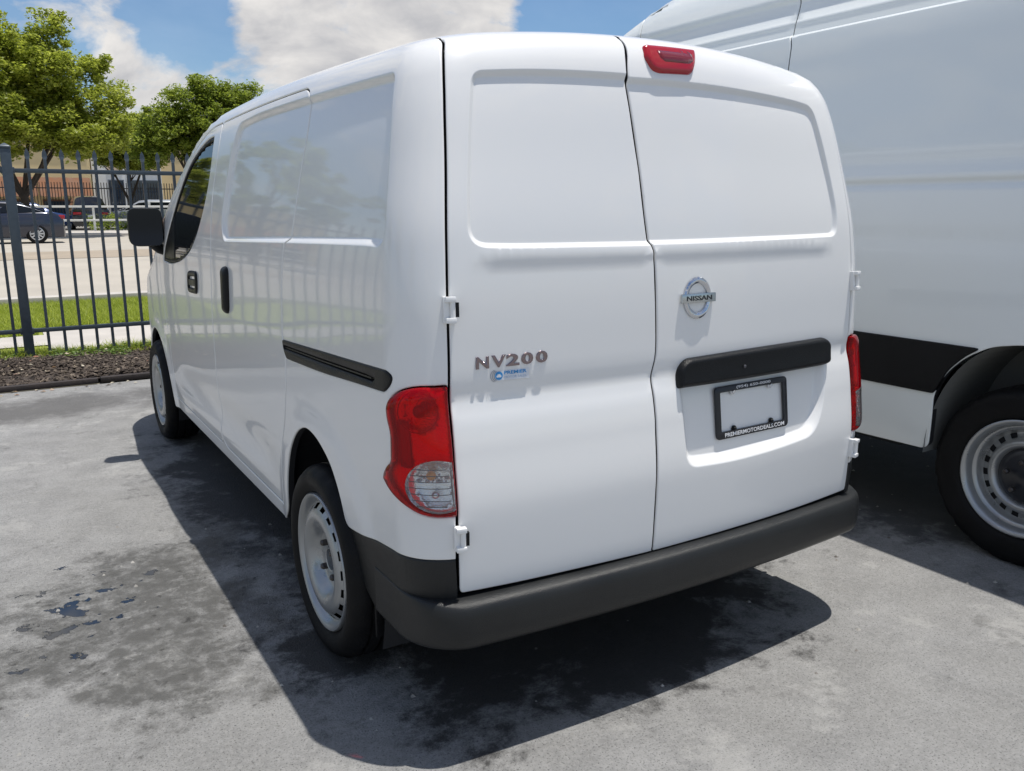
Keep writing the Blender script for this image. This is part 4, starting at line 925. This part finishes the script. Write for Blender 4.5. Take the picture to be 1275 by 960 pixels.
for x in posts:
    o=link('post',pmesh,fence,(x,-.01,0)); link('post_cap',cmesh,o)
    for z in (1.70,.285): link('rail_bracket',B().box((-.055,-.035,z-.028),(.055,.03,z+.028)).make('rail_bracket',fm,bevel=.006),o)
# ------------------------------------------------------------------ trees
bark=mat('bark',(.045,.034,.026),.9,0,0,.3,6,.8,20)
leafA=islandmat('leaf_light',[(.16,.20,.022),(.24,.285,.036),(.33,.37,.048),(.38,.41,.08)],.5,.5)
leafB=islandmat('leaf_green',[(.115,.16,.018),(.17,.225,.028),(.24,.295,.038),(.29,.34,.05)],.5,.48)
def leaves(n,blobs,size,sub,seed,m,name='crown'):
    r=np.random.default_rng(seed); V=[];F=[]
    vol=np.array([b_[3]*b_[4]*b_[5] for b_ in blobs])**.67; pr=vol/vol.sum()
    cl=[]
    for _ in range(sub):
        b_=blobs[r.choice(len(blobs),p=pr)]; d=r.normal(size=3); d/=np.linalg.norm(d); rad=r.uniform(.35,1.04)**.6
        if d[2]<-.55: rad*=.8
        cl.append(np.array(b_[:3])+d*np.array(b_[3:6])*rad)
    cl=np.array(cl); k=r.integers(0,sub,n); cs=r.uniform(.22,.62,sub)
    off=r.normal(size=(n,3)); off/=np.linalg.norm(off,axis=1,keepdims=True); off*=(r.random((n,1))**.45)*cs[k][:,None]; off[:,2]*=.65
    c=cl[k]+off; a=r.normal(size=(n,3)); a[:,2]*=.45; a/=np.linalg.norm(a,axis=1,keepdims=True); b2=np.cross(a,r.normal(size=(n,3))*[.6,.6,1.4]); b2/=np.linalg.norm(b2,axis=1,keepdims=True)
    s_=size*r.uniform(.6,1.3,(n,1)); V=np.concatenate([c-a*s_,c-b2*s_*.45,c+a*s_,c+b2*s_*.45]); idx=np.arange(n)
    F=np.stack([idx,idx+n,idx+2*n,idx+3*n],1)
    me=bpy.data.meshes.new(name); me.vertices.add(4*n); me.vertices.foreach_set('co',V.ravel()); me.loops.add(4*n); me.loops.foreach_set('vertex_index',F.ravel().astype(np.int32)); me.polygons.add(n); me.polygons.foreach_set('loop_start',(np.arange(n)*4).astype(np.int32)); me.update(calc_edges=True); me.materials.append(m); return me,cl
def tree(name,label,loc,blobs,trunk,n,size,sub,seed,m,group=None):
    t=thing(name,label,'tree',loc,0,group); me,cl=leaves(n,blobs,size,sub,seed,m); link('crown',me,t)
    r=random.Random(seed); b_=B(); h_,r0,fork=trunk; b_.tube([(0,0,-.1),(.03,.02,fork*.5),(0,0,fork)],[r0*1.25,r0,r0*.85],10)
    for k in range(0,min(5,len(blobs))):
        tx,ty,tz=blobs[k][:3]; mid=(tx*.35+r.gauss(0,.15),ty*.35,fork+(tz-fork)*.42); b_.tube([(0,0,fork-.15),mid,(tx*.8,ty*.8,tz*.96)],[r0*.62,r0*.38,r0*.10],7)
        for q in range(3):
            j=min(range(len(cl)),key=lambda j:(cl[j][0]-tx)**2+(cl[j][1]-ty)**2+(cl[j][2]-tz)**2+r.random()*6); b_.tube([mid,(np.array(mid)*.4+cl[j]*.6),tuple(cl[j])],[r0*.28,r0*.14,.02],5)
    link('trunk',b_.make('trunk',bark,True),t); return t
tree('oak_tree','large leafy tree with forked dark trunk behind the fence, at the left edge',(-.35,37.2,.2),
 [(-1.4,0,6.2,2.6,2.4,2.3),(.9,0,6.6,1.6,1.8,1.9),(2.5,.4,5.3,1.7,1.6,1.9),(-3.2,0,5.5,2.0,2.0,2.2),(1.6,-.6,4.1,1.7,1.6,1.1),(-1.2,-1.2,4.3,1.9,1.7,1.2),(-.9,.4,8.4,.8,.8,.9),(-2.6,.2,8.2,1.1,1.2,1.2),(1.5,.3,8.2,.6,.6,.6),(3.4,0,4.4,.8,.9,1.0),(3.1,.3,6.9,.45,.5,.5),(.2,.5,5.6,2.4,1.8,2.4),(2.3,0,3.9,1.6,1.4,1.0),(-.3,.2,3.6,1.5,1.2,.7)],(7,.17,1.7),130000,.085,1000,11,leafA)
tree('elm_tree','smaller rounded green tree just above the white van\'s windscreen',(8.0,46,.2),
 [(0.6,0,5.9,2.0,1.8,1.6),(2.1,0,6.2,1.3,1.5,1.3),(-1.3,0,5.1,1.4,1.5,1.5),(.9,0,7.3,1.0,1.0,.7),(1.2,-.3,4.4,1.6,1.5,.9),(2.9,0,7.2,.55,.6,.5),(-.8,.2,6.9,.6,.6,.4),(-2.2,0,4.0,.9,.9,.9),(.6,.4,4.8,2.2,1.6,1.6),(2.6,0,5.2,1.3,1.2,1.3)],(7,.14,1.7),80000,.09,620,12,leafB)
tree('oak_tree','leafy tree between the big forked tree and the rounded green one',(5.2,50,.2),[(0,0,4.8,1.7,1.6,1.5),(1.2,0,5.1,1.4,1.2,1.3),(-1.3,0,4.4,1.3,1.2,1.1),(.3,0,3.9,1.5,1.2,.9)],(6,.14,1.6),36000,.10,260,13,leafA)
for k,(x,y,s_,lab) in enumerate(((-9.5,34,1.0,'spreading tree on the near side of the road, left of the picture'),(-17,30,1.15,'tall spreading tree beyond the fence, far left of the picture'),(-26,22,1.1,'bushy tree beside the road, left of the parking lot'),(-24,6,1.2,'large tree on the left side of the parking lot'),(-27,-8,1.2,'dense tree at the left rear of the parking lot'),(19,52,1.0,'tree in front of the far buildings, behind the white van'))):
    tree('oak_tree',lab,(x,y,gz(y)),[(0,0,5.6*s_,3.0*s_,2.8*s_,2.2*s_),(2.2*s_,.5,4.6*s_,2*s_,2*s_,1.6*s_),(-2.2*s_,0,4.8*s_,2*s_,2*s_,1.7*s_),(0,0,7.3*s_,1.6*s_,1.6*s_,1.1*s_)],(7,.2,1.9),9000,.17,110,20+k,leafB if k%2 else leafA)
# ------------------------------------------------------------------ far side of the road
wr=mat('white_rail_paint',(.78,.77,.73),.5)
rail=thing('guard_rail','white two-bar metal railing along the far side of the road','railing',(0,43.6,.1))
b_=B(); b_.box((-30,-.03,-.05),(30,.03,.05)); rme=b_.make('rail',wr,bevel=.01); link('rail',rme,rail,(0,0,1.33)); link('rail',rme,rail,(0,0,.69))
pme=B().box((-.05,-.05,0),(.05,.05,1.36)).make('post',wr,bevel=.01)
for k in range(-8,10): link('post',pme,rail,(2.68+3.05*k,.06,0))
hm,_=leaves(9000,[(x,0,.45,.8,.55,.55) for x in np.arange(-2.6,9,1.0)],.06,420,31,leafB,'hedge')
hd=link('hedge',hm,None,(5.9,46.2,.15),None,None,'low dark green clipped hedge behind the white railing','hedge')
def car(name,label,loc,rz,paint,kind='sedan',group=None,lens=(4.6,1.78,1.45)):
    t=thing(name,label,'car',loc,rz,group); Lc,Wc,H=lens; hw=Wc/2
    # stations along x from the tail (0) to the nose (L): deck height, roof height, half width factor
    if kind=='sedan': st=[(0,.62,.62,.80),(.05,.88,.88,.90),(.30,1.00,1.00,.96),(.62,1.02,1.04,.98),(1.15,1.00,1.30,1),(1.55,.98,1.41,1),(2.2,.96,H,1),(2.75,.95,1.42,1),(3.2,.94,1.18,1),(3.55,.93,.94,.99),(4.1,.84,.84,.96),(4.45,.70,.70,.90),(4.6,.52,.52,.78)]
    else: st=[(0,.70,.70,.88),(.04,1.0,1.02,.95),(.12,1.08,1.30,.97),(.35,1.08,H-.06,.98),(.9,1.06,H,1),(2.2,1.05,H,1),(2.75,1.04,H-.06,1),(3.35,1.03,1.22,1),(3.6,1.02,1.04,.99),(4.2,.95,.95,.97),(4.5,.80,.80,.92),(4.6,.55,.55,.82)]
    sc_=Lc/4.6; V=[];n=12
    for x,bz,rz_,wf in st:
        w_=hw*wf; g_=max(rz_-bz,0)
        V+=[(x*sc_,y,z) for y,z in ((0,.20),(w_*.86,.20),(w_*.98,.32),(w_,.55),(w_*.985,bz-.06),(w_*.95,bz),(w_*(.95-.02*(g_>0.02)),bz+g_*.06),(w_*(.95-.24*min(g_/.42,1)),bz+g_*.82),(w_*(.95-.33*min(g_/.42,1)),bz+g_*.94),(w_*.45,rz_+.012*min(g_/.3,1)),(0,rz_+.02*min(g_/.3,1)))]
    n=11; full=[]
    for k in range(len(st)):
        ring=V[k*n:(k+1)*n]; full+=ring+[(x,-y,z) for x,y,z in ring[1:-1][::-1]]
    m_=2*n-2; F=[(k*m_+i,k*m_+(i+1)%m_,(k+1)*m_+(i+1)%m_,(k+1)*m_+i) for k in range(len(st)-1) for i in range(m_)]+[tuple(range(m_)),tuple(range((len(st)-1)*m_,len(st)*m_))[::-1]]
    b_=B(); b_.add(full,F); me=b_.make('body',paint,True); link('body',me,t)
    # glass: side windows and screens as sheets just proud of the glasshouse
    def pt(k,i,sy,o=.012):
        x,y,z=V[k*n+i]; return (x,(y+o)*sy,z+o*.3)
    rng_=[k for k in range(len(st)) if st[k][2]-st[k][1]>.02]
    for sy in (-1,1):
        for a,bb in ((rng_[0],rng_[len(rng_)//2]),(rng_[len(rng_)//2],rng_[-1])):
            Q=[pt(k,6,sy) for k in range(a,bb+1)]+[pt(k,7,sy) for k in range(bb,a-1,-1)]
            c=np.mean(Q,0); Q=[tuple(c[j]+(q[j]-c[j])*(.93 if j==0 else .90 if j==2 else 1) for j in range(3)) for q in Q]
            link('window',new_mesh('window',Q,[tuple(range(len(Q)))],glass_dk),t)
    for a,bb in ((rng_[0]-1,rng_[1] if kind=='sedan' else rng_[0]+1),(rng_[-2],rng_[-1]+1)):
        A=V[a*n+8];Bp=V[bb*n+8]; o=.02
        Q=[(A[0],-A[1]*.86,A[2]+o),(A[0],A[1]*.86,A[2]+o),(Bp[0],Bp[1]*.86,Bp[2]+o),(Bp[0],-Bp[1]*.86,Bp[2]+o)]
        link('windscreen',new_mesh('windscreen',Q,[(0,1,2,3)],glass_dk),t)
    for sx_,xx in ((0,.86*sc_),(1,3.70*sc_)):
        for sy in (-1,1):
            w_=link('wheel',None,t,(xx,sy*(hw-.02),.325),(0,0,sy*PI/2)); link('tyre',W_SM[0],w_); link('rim',W_SM[1],w_)
    for sy in (-1,1):
        link('taillight',B().box((-.02,sy*hw*.48 if sy>0 else -hw*.90,.80),(.16,hw*.90 if sy>0 else -hw*.48,.93)).make('taillight',redsolid,bevel=.02),t)
        link('headlight',B().box((4.42*sc_,hw*.5 if sy>0 else -hw*.86,.62),(4.56*sc_,hw*.86 if sy>0 else -hw*.5,.72)).make('headlight',clearlens,bevel=.02),t)
    link('number_plate',B().box((-.03,-.16,.66),(.01,.16,.80)).make('number_plate',whiteink),t)
    return t
V,F=lathe([(.215,.0),(.24,.008),(.29,.005),(.318,-.01),(.325,-.03),(.325,-.17),(.30,-.2)],36); ty=new_mesh('small_tyre',V,F,rubber,True)
V=[];F=[]
alloy=mat('alloy',(.62,.63,.65),.25,.7); b_=B(); vv,ff=lathe([(.218,.004),(.20,.006),(.185,-.01),(.182,-.10)],36); b_.add(vv,ff,0)
for k in range(10):
    a=2*PI*k/10; c,s_=math.cos(a),math.sin(a); p_=[(-.004,.03,-.018),(.006,.03,.018),(.0,.19,.024),(-.01,.19,-.024)]
    b_.add([(x,r*c-q*s_,r*s_+q*c) for x,r,q in ((.0,.02,-.020),(.0,.02,.020),(.0,.19,.024),(.0,.19,-.024))],[(0,1,2,3)],0)
vv,ff=lathe([(.0005,.004),(.035,.004),(.04,-.01)],16); b_.add(vv,ff,0); vv,ff=lathe([(.0005,-.09),(.183,-.09)],24); b_.add(vv,ff,1)
W_SM=(ty,b_.make('alloy_rim',[alloy,darkin]))
slate=mat('slate_blue_paint',(.022,.028,.050),.18,.2,.7); 
car('sedan','dark slate-blue sedan driving left along the road, its tail showing past the fence post',(.55,31.6,.205),PI,slate)
blk=mat('black_paint',(.015,.016,.02),.15,0,.9); wp=mat('car_white_paint',(.7,.71,.72),.25,0,.8); bp_=mat('blue_paint',(.03,.07,.22),.2,.1,.9); sv=mat('silver_paint',(.42,.44,.46),.25,.5,.8)
g_='cars parked behind the white railing'
car('suv','black sport utility vehicle parked tail-first behind the white railing',(3.05,49.0,.206),PI/2,blk,'suv',g_,(4.6,1.9,1.78))
car('parked_car','blue car with a pale roof line parked behind the tail of the slate sedan',(-2.2,51,.206),0,bp_,'sedan',g_)
car('parked_car','silver hatchback parked right of the black vehicle, above the hedge',(8.6,52,.206),PI*.93,sv,'suv',g_,(4.4,1.8,1.62))
car('parked_car','white car parked in front of the pale building, rightmost of the row',(9.6,55,.206),0,wp,'sedan',g_)
# black security fence in front of the buildings
ff_=thing('security_fence','tall thin black picket fence in front of the pale building','fence',(0,57,.2)); bk=mat('fence_black',(.015,.015,.018),.5)
me=B().box((-.02,-.02,0),(.02,.02,2.7)).make('picket',bk)
for k in range(150): link('picket',me,ff_,(-7+.16*k,0,0))
for z in (.3,2.35): link('rail',B().box((-7,-.03,z-.03),(17,.03,z+.03)).make('rail',bk),ff_)
# buildings
def wallbox(parent,name,a,b,m,bev=0): return link(name,B().box(a,b).make(name,m,bevel=bev),parent)
yel=mat('ochre_render',(.84,.66,.36),.9,0,0,.07,.6); brn=mat('brown_awning',(.20,.09,.045),.8,0,0,.2,2); cream=mat('cream_render',(.60,.55,.44),.9,0,0,.06,.6); bwh=mat('white_render',(.84,.84,.82),.85,0,0,.05,.5); beige=mat('beige_panel',(.66,.52,.38),.9); wglass=mat('shop_glass',(.02,.035,.06),.06,0,.4)
b1=thing('ochre_building','low ochre shop building with a brown awning behind the large tree','building',(0,62,.2))
wallbox(b1,'wall',(-22,0,0),(4.5,10,6.2),yel); wallbox(b1,'parapet',(-22.1,-.12,6.2),(4.6,10,6.5),cream); wallbox(b1,'cornice',(-22,-.1,5.2),(4.5,-.003,5.4),cream)
for k in range(9):
    x=-20.5+2.75*k; f=wallbox(b1,'shop_window',(x,-.08,.1),(x+2.2,-.004,1.7),brn); wallbox(f,'pane',(x+.1,-.10,.25),(x+2.1,-.082,1.6),wglass)
for k in range(16):
    x=-20.8+1.58*k; V=[(x,-.02,3.1),(x+1.5,-.02,3.1)]+[(x+1.5*(1-j/8),-1.1,1.95-.12*math.sin(PI*j/8)) for j in range(9)]
    V+= [(a,b+.03,c+.04) for a,b,c in V]; n=11
    o=B(); o.add(V,[tuple(range(n)),tuple(range(n,2*n))[::-1]]+[(j,(j+1)%n,n+(j+1)%n,n+j) for j in range(n)]); link('awning',o.make('awning',brn),b1)
b2=thing('white_building','white two-storey building with beige wall panels and dark windows','building',(0,62.5,.2))
wallbox(b2,'wall',(4.62,0,0),(9.0,10,7.2),bwh); wallbox(b2,'parapet',(4.6,-.12,7.2),(9.05,10,7.5),bwh)
for k,x in enumerate((5.55,6.75,7.9)):
    wallbox(b2,'wall_panel',(x,-.05,3.55),(x+.95,-.003,4.75),beige); f=wallbox(b2,'window',(x,-.06,5.0),(x+.95,-.004,6.2),mat('window_frame_grey',(.2,.22,.25),.5)); wallbox(f,'pane',(x+.06,-.075,5.06),(x+.89,-.062,6.14),wglass)
    f=wallbox(b2,'window',(x,-.06,.9),(x+1.0,-.004,3.05),mat('window_frame_grey',(.2,.22,.25),.5)); wallbox(f,'pane',(x+.06,-.075,.96),(x+.94,-.062,2.99),wglass)
b3=thing('tan_building','tan rendered building to the right of the white one, mostly hidden by the white van','building',(0,64,.2))
wallbox(b3,'wall',(9.1,0,0),(34,12,5.6),mat('tan_render',(.72,.56,.32),.9,0,0,.06,.6)); wallbox(b3,'parapet',(9.06,-.1,5.6),(34.1,12,5.9),cream)
for k in range(8): f=wallbox(b3,'window',(10.5+2.8*k,-.06,1.0),(12.1+2.8*k,-.004,3.0),brn); wallbox(f,'pane',(10.6+2.8*k,-.08,1.1),(12.0+2.8*k,-.064,2.9),wglass)
